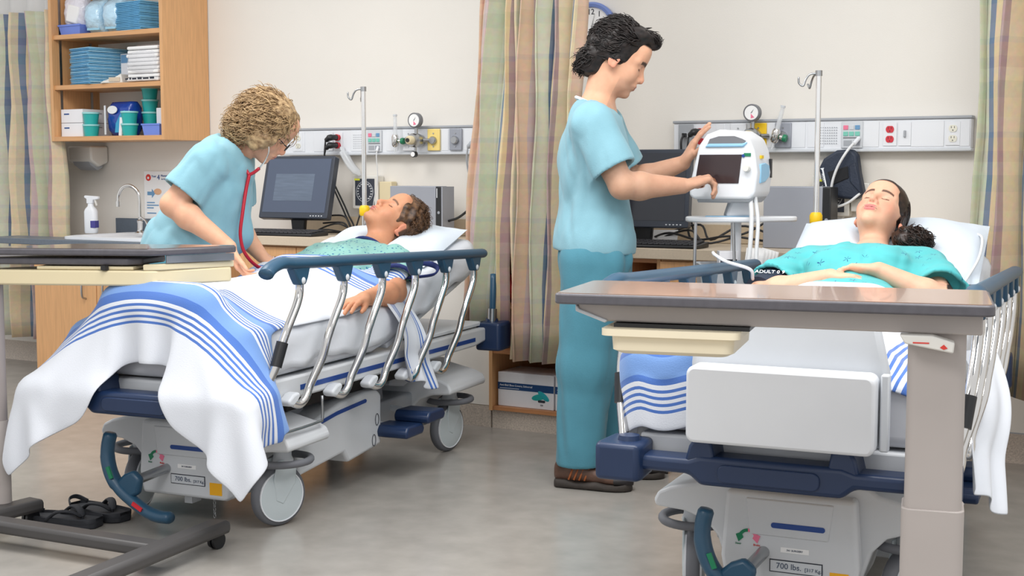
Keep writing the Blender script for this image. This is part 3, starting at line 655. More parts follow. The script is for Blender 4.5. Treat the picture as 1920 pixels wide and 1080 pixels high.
    if footboard:
        g = MB().prism([(-.205, .52), (.265, .52), (.265, .7), (.235, .83), (-.195, .83), (-.21, .7)], .0, .035, 'Y').build('footboard', M_lgrey, t, bevel=.015, seg=3)
        b = MB(); P = rrect(-.2, .245, .515, .7, .02)
        b.prism([(a, c_ + (.012 * (1 - ((a - .02) / .22) ** 2) if c_ > .6 else 0)) for a, c_ in P], -.075, .0, 'Y'); b.build('chart_box', M_white, g, bevel=.008)
        MB().box(.25, .27, -.03, .0, .52, .70).build('box_hinge', M_lgrey, g, bevel=.004)
    return t
stretcher(1, 'grey stretcher with striped blanket in the left bay, lying patient on it', False)
stretcher(2, 'grey stretcher with white footboard behind the right overbed table', True)
# mattresses
def mattress(n, label):
    (u, v, _), a = BED[n]; t = thing('stretcher_mattress', label, 'mattress', (u, v, .508), a)
    pr = mat_profile(); W = .345; hz = .508
    up = [(y, z - hz) for y, z in pr]; a2 = R(15)
    th = .125
    bot = [(.06, .003), (.86, .003), (.98, .025)] + [(up[-1][0] + th * math.sin(a2), up[-1][1] - th * math.cos(a2))]
    poly = bot + list(reversed(up))
    MB().prism(poly, -W, W, 'X').build('mattress_core', M_mattr, t, bevel=.03, seg=4)
    # fitted sheet: a skin over the top and the sides
    P = []; ny = 60
    ys = np.linspace(.10 if n == 2 else .16, pr[-1][0] - .01, ny); zs_ = np.interp(ys, [p[0] for p in pr], [p[1] for p in pr]) - hz
    for j in range(ny):
        row = []
        drop = .118 + .008 * math.sin(j * .35) + .005 * math.sin(j * .93)
        for k in range(41):
            s = (k / 40 - .5) * 2; 
            L = W + .004; tot = L + drop; d = abs(s) * tot
            r_ = .035
            if d < L - r_: x, z = d, .004
            elif d < L + r_ * .5: 
                q = (d - (L - r_)) / r_; x, z = L - r_ + r_ * math.sin(min(q, 1.5)), .004 - r_ * (1 - math.cos(min(q, 1.5)))
            else: x, z = L + .002 + .004 * math.sin(j * .7 + k), .004 - r_ * .93 - (d - L - r_ * .5)
            w = .0035 * math.sin(j * .5 + x * 22) + .0025 * math.sin(j * 1.1 - x * 31)
            row.append((math.copysign(x, s) if s else 0, ys[j], zs_[j] + z + w + .003))
        P.append(row)
    MB().grid(P).build('fitted_sheet', M_sheet, t, smooth=180, solid=.003)
    return t
mattress(1, 'sheeted mattress of the left stretcher with raised back')
mattress(2, 'sheeted mattress of the right stretcher with raised back')
# pillows
def pillow(name, label, loc, rz, tilt, w=.62, d=.42, h=.15, yaw=0):
    P = []; n = 28; m = 22; v = []; b = MB()
    for side in (1, -1):
        rows = []
        for i in range(n + 1):
            row = []
            for j in range(m + 1):
                a, c = i / n * 2 - 1, j / m * 2 - 1
                f = max(0, (1 - abs(a) ** 2.6)) ** .55 * max(0, (1 - abs(c) ** 2.6)) ** .55
                ex = 1 - .07 * (1 - c * c) * abs(a) ** 4; ey = 1 - .09 * (1 - a * a) * abs(c) ** 4
                z = side * h / 2 * f + .006 * math.sin(a * 9 + c * 5) * f
                z -= .05 * max(0, 1 - (a / .34) ** 2 - ((c + .1) / .7) ** 2) * (side > 0)
                row.append((a * w / 2 * ey, c * d / 2 * ex, z))
            rows.append(row if side > 0 else row[::-1])
        b.grid(rows)
    o = b.build(name, M_pillow, None, smooth=180); o.location = loc; o.rotation_euler = (R(tilt), R(yaw), R(rz)); tag(o, label, 'pillow'); return o
pillow('pillow', 'white pillow under the curly-haired patient on the left stretcher', bed_pt(1, .04, 1.50, .855), 6.8, 18, w=.56, h=.12)
pillow('pillow', 'white pillow under the dark-haired patient on the right stretcher', bed_pt(2, .03, 1.53, .89), 6, 24, w=.63, d=.42, h=.16)
# infusion poles clamped in the head-end sockets
M_pole = mat('polished_pole', (236, 236, 236), .22, .85, var=.01)
def iv_pole(n, label, x, y):
    px_ = bed_pt(n, x, y, .0); t = thing('infusion_pole', label, 'pole', px_, BED[n][1])
    MB().cyl((0, 0, .50), (0, 0, 1.53), .0105, n=16).build('pole', M_pole, t)
    MB().cyl((0, 0, .50), (0, 0, .98), .0125, n=14).build('lower_tube', M_chrome, t)
    MB().lathe([(0, .965), (.02, .965), (.024, .975), (.024, 1.0), (.018, 1.01), (.0106, 1.012)], 18).build('yellow_collar', M_yellow, t, smooth=40)
    k = MB().cyl((0, 0, 1.515), (0, 0, 1.535), .013, n=14).build('pole_cap', M_steel, t)
    MB().tube(spline([(0, 0, 1.525), (-.03, -.005, 1.522), (-.045, -.008, 1.505), (-.055, -.01, 1.48), (-.07, -.012, 1.49), (-.072, -.012, 1.512)], 5), .004, 8).build('hook', M_steel, t, smooth=180)
    MB().tube(spline([(0, 0, 1.525), (-.02, .02, 1.52), (-.035, .045, 1.5), (-.045, .06, 1.475), (-.055, .075, 1.49)], 5), .004, 8).build('hook', M_steel, t, smooth=180)
iv_pole(1, 'chrome infusion pole with yellow collar behind the left patient', -.265, 1.87)
iv_pole(2, 'chrome infusion pole with yellow collar behind the right patient', -.28, 1.87)
# ---------------- overbed tables ----------------
t = thing('overbed_table', 'walnut-topped overbed table on a taupe column in front of the right stretcher', 'table', (1.92, -3.156, 0), 12.5)
W, D = .863, .335
top = MB().prism(rrect(0, W, 0, D, .02), .893, .915).build('table_top', M_edge, t, bevel=.004)
MB().prism(rrect(.006, W - .006, .006, D - .006, .016), .9148, .9165).build('top_laminate', M_top_r, top)
MB().prism([(.04, .878), (.09, .855), (W - .02, .852), (W - .02, .893), (.04, .893)], .05, .29, 'Y').build('support_channel', M_taupe, t, bevel=.004)
MB().prism([(.036, .89), (.036, .875), (.1, .852), (.105, .858), (.045, .88)], .045, .1, 'Y').build('channel_end_cap', M_lgrey, t, bevel=.002)
MB().box(.12, .40, .04, .3, .845, .853).build('drawer_runner', M_black, t)
d = MB().loft([[(x, y, z) for x, y in rrect(a, b_, c, e, .02)] for a, b_, c, e, z in ((.135, .355, .03, .26, .792), (.12, .37, .018, .28, .80), (.118, .372, .016, .282, .83), (.1, .385, .0, .30, .831), (.1, .385, .0, .30, .845))]).build('tray_drawer', M_cream, t, smooth=40)
c = MB().prism(rrect(.705, .815, .07, .17, .018), .07, .853).build('column', M_taupe, t, bevel=.002)
MB().prism(rrect(.70, .82, .065, .175, .02), .07, .5).build('column_sleeve', M_taupe, c, bevel=.002)
k = MB().prism([(.69, .852), (.70, .835), (.79, .819), (.792, .84), (.75, .852)], .02, .06, 'Y').build('height_lever', M_offw, t, bevel=.003)
MB().prism([(.765, .83), (.772, .836), (.779, .829), (.772, .826)], .0185, .0205, 'Y').build('red_mark', M_inkr, k); MB().box(.715, .745, .0188, .0205, .8365, .839).build('red_print', M_inkr, k)
bs = MB().box(.60, .86, .085, .155, .045, .075).build('base_beam', M_graphite, t, bevel=.008)
for x in (.08, .76): MB().box(x - .03, x + .03, -.14, .42, .05, .085).build('base_foot', M_graphite, t, bevel=.01)
MB().box(.08, .76, .1, .15, .052, .08).build('cross_beam', M_graphite, t, bevel=.008)
def small_caster(t, x, y, r=.026):
    o = MB().lathe([(0, -.014), (r, -.014), (r, -.004), (r * .7, -.003), (r * .7, .003), (r, .004), (r, .014), (0, .014)], 20, (x, y, r), 'X').build('caster', M_black, t, smooth=40)
    MB().cyl((x, y, r), (x, y, .056), .012).build('stem', M_black, o)
for x in (.08, .76):
    for y in (-.12, .40): small_caster(t, x, y)
# left table: its frame sits on an H-shaped base in line with the stretcher, the top turned on it
t = thing('overbed_table', 'dark-topped overbed table with cream frame at the left edge', 'table', (0, 0, 0))
ux, uy = math.cos(R(23.6)), math.sin(R(23.6))
def off(p, a, b_): return (p[0] + a * ux - b_ * uy, p[1] + a * uy + b_ * ux)
C, S = (.16, -2.52), (.256, -2.227)
def outline(inset, left, back=.16):
    """near edge, slanted right end, far edge"""
    a = off(C, -inset * 1.2, inset * .6); s_ = (S[0] - inset * 1.1, S[1] - inset * .2)
    f = off(s_, -back, back * .28)
    return [off(a, -left, 0), off(a, -.02, 0), (a[0] + .006, a[1] + .022), (s_[0] - .004, s_[1] - .02), off(s_, -.02, .008), off(s_, -left * .9, .03)]
top = MB().prism(outline(0, .62), .899, .921).build('table_top', M_edge, t, bevel=.006, seg=3)
MB().prism(outline(.005, .62), .9208, .9225).build('top_laminate', M_top_l, top)
MB().prism([off(C, -.62, .02), off(C, -.10, .02), off(C, -.06, .05), off(C, -.04, .2), off(C, -.62, .2)], .868, .890).build('pull_out_tray', M_edge, t, bevel=.006, seg=3)
fr = MB().prism(outline(.018, .62), .803, .852).build('frame', M_ivory, t, bevel=.006)
MB().prism([off(C, -.045, .012), (C[0] - .01, C[1] + .03), (S[0] - .022, S[1] - .01), off(S, -.06, .01), off(S, -.12, -.05)], .852, .872).build('frame_block', M_ivory, t, bevel=.003)
MB().prism([(C[0] - .012, C[1] + .06), (C[0], C[1] + .05), (S[0] - .012, S[1] - .02), (S[0] - .03, S[1] - .02)], .874, .897).build('slide_rail', M_steel, t)
MB().prism([off(C, -.40, .02), off(C, -.08, .02), off(C, -.08, .16), off(C, -.40, .16)], .853, .864).build('drawer_lip', M_ivory, t, bevel=.003)
MB().box(-.01, .01, -2.585, -2.57, .853, .868).build('lock_bolt', M_black, t)
cl = MB().cyl((-.362, -2.705, .085), (-.362, -2.705, .803), .026, n=24).build('column', mat('taupe_column', (150, 142, 140), .4), t)
MB().cyl((-.362, -2.705, .085), (-.362, -2.705, .36), .031, n=24).build('column_sleeve', M_taupe, cl)
def bar(b, p, q, w, z0, z1):
    p, q = V3((*p, 0)), V3((*q, 0)); d = (q - p) / np.linalg.norm(q - p); n_ = np.array([-d[1], d[0], 0]) * w / 2
    b.prism([tuple((p + n_)[:2]), tuple((p - n_)[:2]), tuple((q - n_)[:2]), tuple((q + n_)[:2])], z0, z1)
b = MB(); bar(b, (-.36, -2.85), (.435, -2.79), .07, .045, .085); b.build('cross_beam', M_graphite, t, bevel=.012)
for p, q in (((.475, -3.16), (.40, -2.50)), ((-.34, -3.12), (-.315, -2.60))):
    b = MB(); bar(b, p, q, .075, .045, .088); o = b.build('base_foot', M_graphite, t, bevel=.014)
for x, y in ((.403, -2.53), (.472, -3.12), (-.317, -2.63), (-.34, -3.1)): small_caster(t, x, y)
# ---------------- rubber sandals ----------------
def sandal(label, loc, rz):
    t = thing('sandal', label, 'sandal', loc, rz, 'black rubber sandals')
    L = .255; xs = np.linspace(0, 1, 15)
    def hw(a): return (.034 + .012 * math.sin(PI * (a * .9 + .05)) + .010 * a) * (1 - max(0, a - .86) ** 2 * 26) * (1 - max(0, .1 - a) ** 2 * 40)
    def sole(g, z): return [(a * L, hw(a) * g) for a in xs] + [(a * L, -hw(a) * g) for a in reversed(xs)]
    MB().prism(sole(1, 0), 0, .022).build('sole', M_foam, t, bevel=.005)
    b = MB(); n = len(sole(1, 0))
    b.loft([[(x, y, z) for x, y in sole(g, 0)] for g, z in ((1.02, .018), (1.04, .032), (.93, .034), (.86, .025))], caps=True); b.build('footbed_rim', M_foam, t, smooth=60)
    for sy in (-1, 1):
        MB().tube(spline([(.19, .002 * sy, .03), (.165, .022 * sy, .05), (.125, .042 * sy, .052), (.085, .045 * sy, .024)], 5), [.005] + [.011] * 13 + [.012] * 2, 8, flat=(.5, 1.2)).build('strap', M_foam, t, smooth=180)
    MB().cyl((.19, 0, .022), (.19, 0, .036), .005).build('toe_post', M_foam, t)
    b = MB(); b.tube(spline([(.02, .036, .03), (-.006, .02, .045), (-.01, 0, .05), (-.006, -.02, .045), (.02, -.036, .03)], 4), .006, 8, flat=(1.4, .5)); b.build('heel_cup', M_foam, t, smooth=180)
sandal('near black rubber sandal on the floor beside the left table column', (-.345, -2.60, 0), 14)
sandal('far black rubber sandal overlapping behind its pair on the floor', (-.33, -2.43, 0), -4)

# ---------------- head wall service rails ----------------
def wall_rail(label, x0, x1, cells):
    t = thing('service_rail', label, 'wall rail', (0, 0, 1.243))
    MB().box(x0, x1, -.05, -.003, .012, .13).build('rail_body', M_white, t, bevel=.003)
    MB().box(x0 - .004, x1 + .004, -.056, -.003, .13, .142).build('top_trim', M_grey, t, bevel=.003)
    MB().box(x0 - .004, x1 + .004, -.058, -.003, 0, .013).build('bottom_trim', M_lgrey, t, bevel=.004)
    for a, b_ in cells: MB().box(a, b_, -.0525, -.05, .02, .124).build('blank_cover', M_white, t, bevel=.0012)
    return t
def outlet(t, x, m, plate=True):
    g = MB().box(x - .028, x + .028, -.054, -.0525, .024, .118).build('outlet_plate', M_white, t, bevel=.001)
    for z in (.051, .091):
        s = MB().prism([(x + .0165 * math.cos(q) , z + .0165 * max(-.82, min(.82, math.sin(q)))) for q in np.linspace(0, 2 * PI, 25)[:-1]], -.0565, -.054, 'Y').build('socket', m, g)
        for dx in (-.006, .006): MB().box(x + dx - .001, x + dx + .001, -.057, -.0563, z + .001, z + .009).build('slot', M_ink, g)
        MB().box(x - .002, x + .002, -.057, -.0563, z - .009, z - .005).build('slot', M_ink, g)
M_outg = mat('outlet_ivory', (226, 224, 210), .4); M_outr = mat('outlet_red', (206, 46, 60), .4)
def gas(t, x, m):
    g = MB().box(x - .036, x + .036, -.062, -.0525, .02, .126).build('gas_outlet', m, t, bevel=.003)
    MB().lathe([(0, -.08), (.016, -.08), (.02, -.074), (.02, -.062), (0, -.062)], 18, (x, 0, .07), 'Y').build('gas_port', M_steel, g, smooth=40)
    for z in (.04, .104): MB().lathe([(0, -.0645), (.004, -.0645), (.004, -.062), (0, -.062)], 10, (x, 0, z), 'Y').build('screw', M_steel, g)
    return g
def call_panel(t, x, grille=True):
    g = MB().box(x - .045, x + .045, -.058, -.0525, .016, .126).build('nurse_call_panel', M_lgrey, t, bevel=.002)
    for r_, row in enumerate(((M_pink, M_lgrey, M_bbtn), (M_mint, M_mint, M_mint))):
        for k, m in enumerate(row): MB().box(x - .036 + k * .0245, x - .016 + k * .0245, -.061, -.058, .092 - r_ * .026, .11 - r_ * .026).build('call_button', m, g, bevel=.001)
    MB().box(x - .036, x + .036, -.0592, -.058, .056, .061).build('label_strip', M_mgrey, g); MB().box(x - .034, x + .0, -.0592, -.058, .026, .048).build('jack_plate', M_grey, g); MB().box(x + .006, x + .034, -.0592, -.058, .026, .048).build('jack_plate', M_silver, g)
    if grille:
        b = MB()
        for i in range(8):
            for j in range(7): b.box(x - .135 + i * .0095, x - .131 + i * .0095, -.0534, -.0522, .034 + j * .011, .038 + j * .011)
        b.build('speaker_grille', M_grey, g)
t = wall_rail('white service rail on the wall above the left stretcher', -1.36, -.02, [(-1.3, -1.22), (-1.16, -1.06), (-.92, -.83), (-.70, -.63), (-.37, -.33), (-.24, -.19)])
outlet(t, -1.262, M_outg); outlet(t, -.145, M_outr); call_panel(t, -.77); gas(t, -.558, M_white); gas(t, -.41, mat('yellow_plate', (240, 214, 130), .4)); gas(t, -.283, M_silver)
MB().box(-1.085, -1.035, -.054, -.0525, .024, .118).build('toggle_plate', M_white, t); MB().box(-1.066, -1.056, -.062, -.054, .06, .082).build('toggle', M_grey, t, bevel=.002)
outlet(t, -1.0, M_outr)
t = wall_rail('white service rail on the wall above the right stretcher', .86, 2.135, [(1.06, 1.10), (1.28, 1.33), (1.40, 1.46), (1.47, 1.54), (1.70, 1.77), (1.90, 2.03), (2.09, 2.13)])
g = MB().box(.885, .955, -.058, -.0525, .016, .126).build('data_plate', M_grey, t, bevel=.002); MB().box(.912, .932, -.066, -.058, .068, .088).build('data_jack', M_white, g)
outlet(t, .99, M_outr); gas(t, 1.165, M_white); gas(t, 1.256, M_yellow); gas(t, 1.365, M_silver); call_panel(t, 1.66); outlet(t, 1.815, M_outr); outlet(t, 2.065, M_outg)
MB().box(1.85, 1.90, -.054, -.0525, .024, .118).build('toggle_plate', M_white, t); MB().box(1.872, 1.88, -.064, -.054, .058, .086).build('toggle', M_grey, t, bevel=.002)
def regulator(label, x, lean=0):
    t = thing('suction_regulator', label, 'regulator', (x, -.09, 1.313))
    MB().lathe([(0, .03), (.028, .03), (.034, .0), (.034, -.045), (.028, -.055), (0, -.055)], 26, (-.03, 0, 0), 'Y').build('body', M_steel, t, smooth=40)
    MB().lathe([(0, -.085), (.016, -.085), (.022, -.075), (.022, -.055), (0, -.055)], 20, (-.03, 0, 0), 'Y').build('dial_knob', M_ivory, t, smooth=40); MB().lathe([(0, -.092), (.01, -.092), (.01, -.085), (0, -.085)], 14, (-.03, 0, 0), 'Y').build('knob_cap', M_black, t)
    MB().cyl((-.03, -.01, .03), (-.03, -.01, .066), .008).build('gauge_stem', M_steel, t)
    g = MB().lathe([(0, .0), (.034, .0), (.037, -.005), (.037, -.03), (.033, -.034), (.031, -.03), (0, -.03)], 32, (-.03, -.0, .098), 'Y').build('vacuum_gauge', M_mgrey, t, smooth=40)
    MB().lathe([(0, -.0315), (.0305, -.0315), (.0305, -.0295), (0, -.0295)], 28, (-.03, 0, .098), 'Y').build('gauge_dial', M_paper, g)
    MB().prism([(-.033, .096), (-.02, .112), (-.028, .098)], -.033, -.0317, 'Y').build('gauge_needle', M_ink, g); MB().prism([(-.032, .094), (-.032, .074), (-.016, .078)], -.0325, -.0317, 'Y').build('gauge_sector', M_pink, g)
    MB().cyl((0, .0, 0), (.025, .03, 0), .01).build('inlet_pipe', M_steel, t)
    MB().cyl((-.03, -.02, -.03), (-.03, -.02, -.06), .006).build('port_stem', M_steel, t); k = MB().lathe([(0, .0), (.015, .0), (.015, -.02), (0, -.022)], 18, (-.03, -.02, -.068), 'Y').build('port_knob', M_black, t); MB().lathe([(0, -.0235), (.012, -.0235), (.012, -.022), (0, -.022)], 16, (-.03, -.02, -.068), 'Y').build('knob_face', M_paper, k)
regulator('suction regulator with round vacuum gauge on the left rail', -.455); regulator('suction regulator with round vacuum gauge behind the vital signs monitor', 1.275)
def flowmeter(label, x, tilt):
    t = thing('oxygen_flowmeter', label, 'flowmeter', (x, -.085, 1.313)); t.rotation_euler = (0, R(tilt), 0)
    MB().cyl((0, -.01, .0), (0, -.01, .125), .0105, .009, n=16).build('flow_tube', M_clear, t); MB().cyl((0, -.01, .122), (0, -.01, .13), .011).build('tube_cap', M_lgrey, t)
    MB().lathe([(0, -.03), (.012, -.03), (.018, -.022), (.018, .02), (.013, .03), (0, .03)], 18, (0, -.01, 0)).build('valve_body', M_chrome, t, smooth=40)
    MB().cyl((0, -.01, 0), (.035, .0, -.002), .009).build('valve_stem', M_chrome, t); MB().lathe([(0, -.008), (.015, -.008), (.017, 0), (.015, .008), (0, .008)], 18, (.038, 0, -.002), 'X').build('green_knob', M_green, t, smooth=40)
    MB().tube([(0, -.01, -.03), (-.002, -.012, -.06)], [.007, .004], 10).build('nipple', M_clear, t)
flowmeter('upright oxygen flowmeter with green knob on the left rail', -.615, 0); flowmeter('leaning oxygen flowmeter on the right rail', 1.345, 14)
# plugs and cords
def plug(b, x, z, d=-1): b.tube(spline([(x, -.056, z), (x, -.1, z), (x - .012, -.118, z - .004), (x - .03, -.122, z - .02)], 4), [.014] * 5 + [.016] * 4 + [.012] * 3 + [.006], 12)
for k, z in enumerate((1.334, 1.294)):
    lb = ('black plug with red ring in the upper socket above the left monitor', 'black plug with red ring in the lower socket above the left monitor')[k]
    t = thing('power_plug', lb, 'plug', (0, 0, 0)); b = MB(); plug(b, -1.0, z); b.build('plug_body', M_black, t, smooth=180)
    MB().lathe([(.0145, -.072), (.0168, -.072), (.0168, -.062), (.0145, -.062)], 16, (-1.0, 0, z), 'Y').build('red_ring', M_red, t)
    MB().tube(spline([(-1.03, -.122, z - .02), (-1.036, -.12, 1.22), (-1.01 + .015 * k, -.10, 1.1), (-.93 + .02 * k, -.1, .95), (-.86, -.14, .862), (-.9 - .2 * k, -.2, .855)], 8), .0045, 8).build('cord', M_black, t, smooth=180)
t = thing('power_plug', 'grey plug and cord at the right end of the left rail', 'plug', (0, 0, 0)); b = MB(); plug(b, -.145, 1.294); b.build('plug_body', M_grey, t, smooth=180)
MB().tube(spline([(-.175, -.122, 1.274), (-.18, -.12, 1.2), (-.165, -.09, 1.05), (-.15, -.06, .9), (-.12, -.06, .86)], 6), .0045, 8).build('cord', M_grey, t, smooth=180)
t = thing('power_plug', 'black plug in the red socket behind the vital signs monitor', 'plug', (0, 0, 0)); b = MB(); plug(b, .99, 1.334); b.build('plug_body', M_black, t, smooth=180)
MB().lathe([(.0145, -.072), (.0168, -.072), (.0168, -.062), (.0145, -.062)], 16, (.99, 0, 1.334), 'Y').build('red_ring', M_red, t); MB().tube(spline([(.96, -.122, 1.314), (.95, -.12, 1.15), (.98, -.1, .9), (1.05, -.15, .852)], 6), .0045, 8).build('cord', M_black, t, smooth=180)
t = thing('data_cable', 'black cable hanging from the grey data plate on the right rail', 'cable', (0, 0, 0)); MB().box(.914, .93, -.09, -.066, 1.312, 1.33).build('connector', M_black, t, bevel=.002); MB().tube(spline([(.922, -.09, 1.32), (.918, -.105, 1.28), (.925, -.09, 1.15), (.95, -.09, .9), (1.0, -.12, .853)], 6), .005, 8).build('cord', M_black, t, smooth=180)
t = thing('oxygen_mask_bag', 'clear plastic bag of tubing hanging off the left rail', 'bag', (0, 0, 0))
MB().tube(spline([(-.965, -.07, 1.285), (-.945, -.075, 1.25), (-.90, -.08, 1.19), (-.85, -.07, 1.14)], 5), [.012] * 4 + [.024] * 10 + [.014, .01], 12, flat=(.5, 1.2)).build('bag_film', M_clear, t, smooth=180); MB().tube(spline([(-.96, -.07, 1.27), (-.92, -.078, 1.22), (-.87, -.072, 1.155)], 5), .005, 8).build('tubing', M_tubing, t, smooth=180)
t = thing('call_cord', 'thin white call cord hanging from the left nurse call panel', 'cord', (0, 0, 0)); MB().tube(spline([(-.745, -.062, 1.28), (-.745, -.075, 1.24), (-.75, -.06, 1.12), (-.775, -.06, 1.0), (-.79, -.05, .9)], 6), .003, 8).build('cord', M_tubing, t, smooth=180); MB().cyl((-.745, -.06, 1.285), (-.745, -.072, 1.262), .007).build('connector', M_white, t)
t = thing('black_cable', 'black cable curving up from the left computer to the curtain', 'cable', (0, 0, 0)); MB().tube(spline([(-.235, -.2, .925), (-.18, -.19, .945), (-.11, -.18, 1.0), (-.06, -.17, 1.06), (-.03, -.16, 1.14), (0.0, -.15, 1.2)], 6), .006, 8).build('cord', M_black, t, smooth=180)
for k, (a, lb) in enumerate((([(-.86, -.16, .85), (-.92, -.25, .87), (-.98, -.25, .868), (-.88, -.22, .90), (-.82, -.15, .85)], 'looped black cable end on the desk beside the left keyboard'), ([(-.99, -.2, .93), (-.93, -.18, .94), (-.87, -.17, .93), (-.83, -.16, .86), (-.80, -.14, .95)], 'upper black cable leaving the left monitor'), ([(-.99, -.2, .90), (-.92, -.2, .905), (-.87, -.18, .90), (-.84, -.17, .852)], 'lower black cable leaving the left monitor'))):
    t = thing('monitor_cable', lb, 'cable', (0, 0, 0)); MB().tube(spline(a, 6), .0045, 8).build('cord', M_black, t, smooth=180)

# ---------------- computers on the desk ----------------
def monitor(label, x, y, rz, scr, w=.435, h=.325, tilt=16):
    t = thing('computer_monitor', label, 'monitor', (x, y, .846), rz); z0 = .075
    hs = MB().prism(rrect(-w / 2, w / 2, 0, h, .008), -.022, .022, 'Y').build('housing', M_bezel, t, bevel=.004); hs.location = (0, 0, z0); hs.rotation_euler = (R(-tilt), 0, 0)
    MB().box(-w / 2 + .018, w / 2 - .018, -.0235, -.021, .03, h - .016).build('screen', scr, hs)
    for k in range(5): MB().box(w / 2 - .10 + k * .016, w / 2 - .093 + k * .016, -.0238, -.022, .011, .016).build('button', M_lgrey, hs)
    MB().prism([(-.035, 0), (.035, 0), (.05, .14), (-.05, .14)], .03, .055, 'Y').build('stand_neck', M_black, t, bevel=.006)
    MB().prism(rrect(-.11, .11, -.07, .11, .03), 0, .012).build('stand_base', M_black, t, bevel=.004)
    return hs
t = monitor('dark monitor showing a faint page on the desk behind the left stretcher', -1.085, -.31, 6, M_screen_l, .405)
MB().box(-.13, .10, -.0242, -.0235, .09, .23).build('page_window', mat('screen_page', (96, 108, 126), .2, var=.12, scale=30, stretch=(.3, 1, 3)), t)
monitor('black monitor on the desk behind the male nurse', .825, -.32, 4, M_screen, .44, .335, 6)
def keyboard(label, x, y, rz):
    t = thing('keyboard', label, 'keyboard', (x, y, .846), rz)
    MB().prism([(-.075, 0), (.075, 0), (.075, .024), (-.075, .012)], -.22, .22, 'X').build('case', M_black, t, bevel=.004)
    b = MB()
    for i in range(16):
        for j in range(5): b.box(-.205 + i * .0258, -.183 + i * .0258, -.066 + j * .027, -.045 + j * .027, .014 + (j + .5) * .0022, .0185 + (j + .5) * .0022)
    o = b.build('keys', M_dgrey, t); o['kind'] = 'stuff'
keyboard('black keyboard below the left monitor', -1.07, -.42, 4); keyboard('black keyboard on the desk behind the vital signs cart', .93, -.42, 2)
t = thing('computer_tower', 'silver computer case with black front behind the left pillow', 'computer', (-.385, -.2, .846), 0)
MB().box(-.155, .11, -.05, .05, 0, .245).build('case', M_silver, t, bevel=.003); f = MB().box(.11, .145, -.052, .05, 0, .243).build('front_panel', M_black, t, bevel=.004); MB().box(.143, .15, -.052, .05, 0, .243).build('edge_trim', M_silver, t); MB().lathe([(0, -.054), (.007, -.054), (.007, -.05), (0, -.05)], 14, (.128, 0, .12), 'Y').build('power_button', M_silver, f); MB().box(.116, .121, -.0535, -.05, .19, .235).build('status_strip', M_lgrey, f)
t = thing('computer_tower', 'silver computer case on the desk left of the right infusion pole', 'computer', (1.48, -.2, .846), 0)
MB().box(-.13, .12, -.05, .05, 0, .255).build('case', M_silver, t, bevel=.003); MB().box(.12, .155, -.052, .05, 0, .253).build('front_panel', M_black, t, bevel=.004); MB().lathe([(0, -.054), (.007, -.054), (.007, -.05), (0, -.05)], 14, (.138, 0, .12), 'Y').build('power_button', M_silver, t)
for k, (a, lb) in enumerate((([(.8, -.2, .86), (.95, -.3, .9), (1.05, -.22, .87), (1.2, -.25, .89), (1.35, -.2, .87)], 'tangled black cable running along the desk to the right computer'), ([(.85, -.25, .86), (1.0, -.2, .91), (1.12, -.3, .86), (1.25, -.2, .9), (1.33, -.15, .95)], 'black cable arching behind the vital signs pole'), ([(.9, -.15, .9), (1.02, -.12, .93), (1.1, -.2, .87), (1.22, -.16, .93), (1.34, -.14, .9)], 'black cable loop at the back of the desk'))):
    t = thing('desk_cable', lb, 'cable', (0, 0, 0)); MB().tube(spline(a, 6), .005, 8).build('cord', M_black, t, smooth=180)
t = tag(MB().box(-.09, .09, -.06, .06, 0, .003).build('paper_sheet', M_paper), 'white paper lying among cables on the desk behind the nurse', 'paper'); put(t, (.86, -.28, .92), 20); t.rotation_euler = (R(30), 0, R(20)); t.location = (.87, -.25, .875)

# ---------------- wall blood pressure gauges ----------------
def sphyg(label, x, z, cuff=False, face=True):
    t = thing('blood_pressure_gauge', label, 'gauge', (x, -.004, z))
    MB().prism(rrect(-.08, .08, 0, .17, .008), -.055, 0, 'Y').build('housing', M_offw, t, bevel=.004)
    d = MB().box(-.06, .06, -.0575, -.055, .018, .154).build('dial_face', mat('dial_dark', (66, 70, 80), .3), t)
    MB().tube([(.052 * math.cos(q), -.058, .088 + .052 * math.sin(q)) for q in np.linspace(0, 2 * PI, 41)[:-1]], .0012, 5, closed=True).build('dial_ring', M_lgrey, d)
    for k in range(16):
        q = R(235 - 290 * k / 15); lettering(str(k * 20), .009, M_inkw, d, (.042 * math.cos(q), -.0582, .088 + .042 * math.sin(q)), name='numeral')
    MB().prism([(-.002, .03), (.002, .03), (.001, .09), (-.001, .09)], -.0592, -.058, 'Y').build('needle', M_inkr, d); MB().box(-.064, -.03, -.0585, -.0575, .145, .155).build('lime_tag', M_yell_lt, d)
    MB().prism([(-.05, 0), (.05, 0), (.03, -.05), (-.03, -.05)], -.03, 0, 'Y').build('mount', M_white, t, bevel=.003)
    k = MB().box(.085, .16, -.05, -.0, .02, .14).build('cuff_basket', M_ivory if not cuff else M_offw, t, bevel=.004)
    return t
sphyg('square wall blood pressure gauge behind the left infusion pole', -.83, .97)
t = sphyg('blood pressure gauge on the wall behind the right infusion pole', 1.575, .975, True)
b = MB(); P = []
t2 = thing('blood_pressure_cuff', 'folded navy blood pressure cuff hung over the right wall gauge', 'cuff', (1.63, -.075, 1.10))
M_cuff = mat('navy_nylon', (36, 46, 64), .55, var=.1, scale=20, bump=.15, bscale=120); M_cuff2 = mat('black_lining', (18, 20, 26), .7)
MB().prism([(-.095, .075), (-.075, .115), (-.02, .15), (.04, .155), (.065, .13), (.075, .06), (.095, -.03), (.06, -.055), (-.05, -.045), (-.075, .0)], -.03, .03, 'Y').build('outer_fold', M_cuff, t2, bevel=.012, seg=3)
MB().prism([(-.055, .06), (.03, .085), (.035, .035), (-.035, .005)], -.034, -.028, 'Y').build('inner_pocket', M_cuff2, t2, bevel=.004)
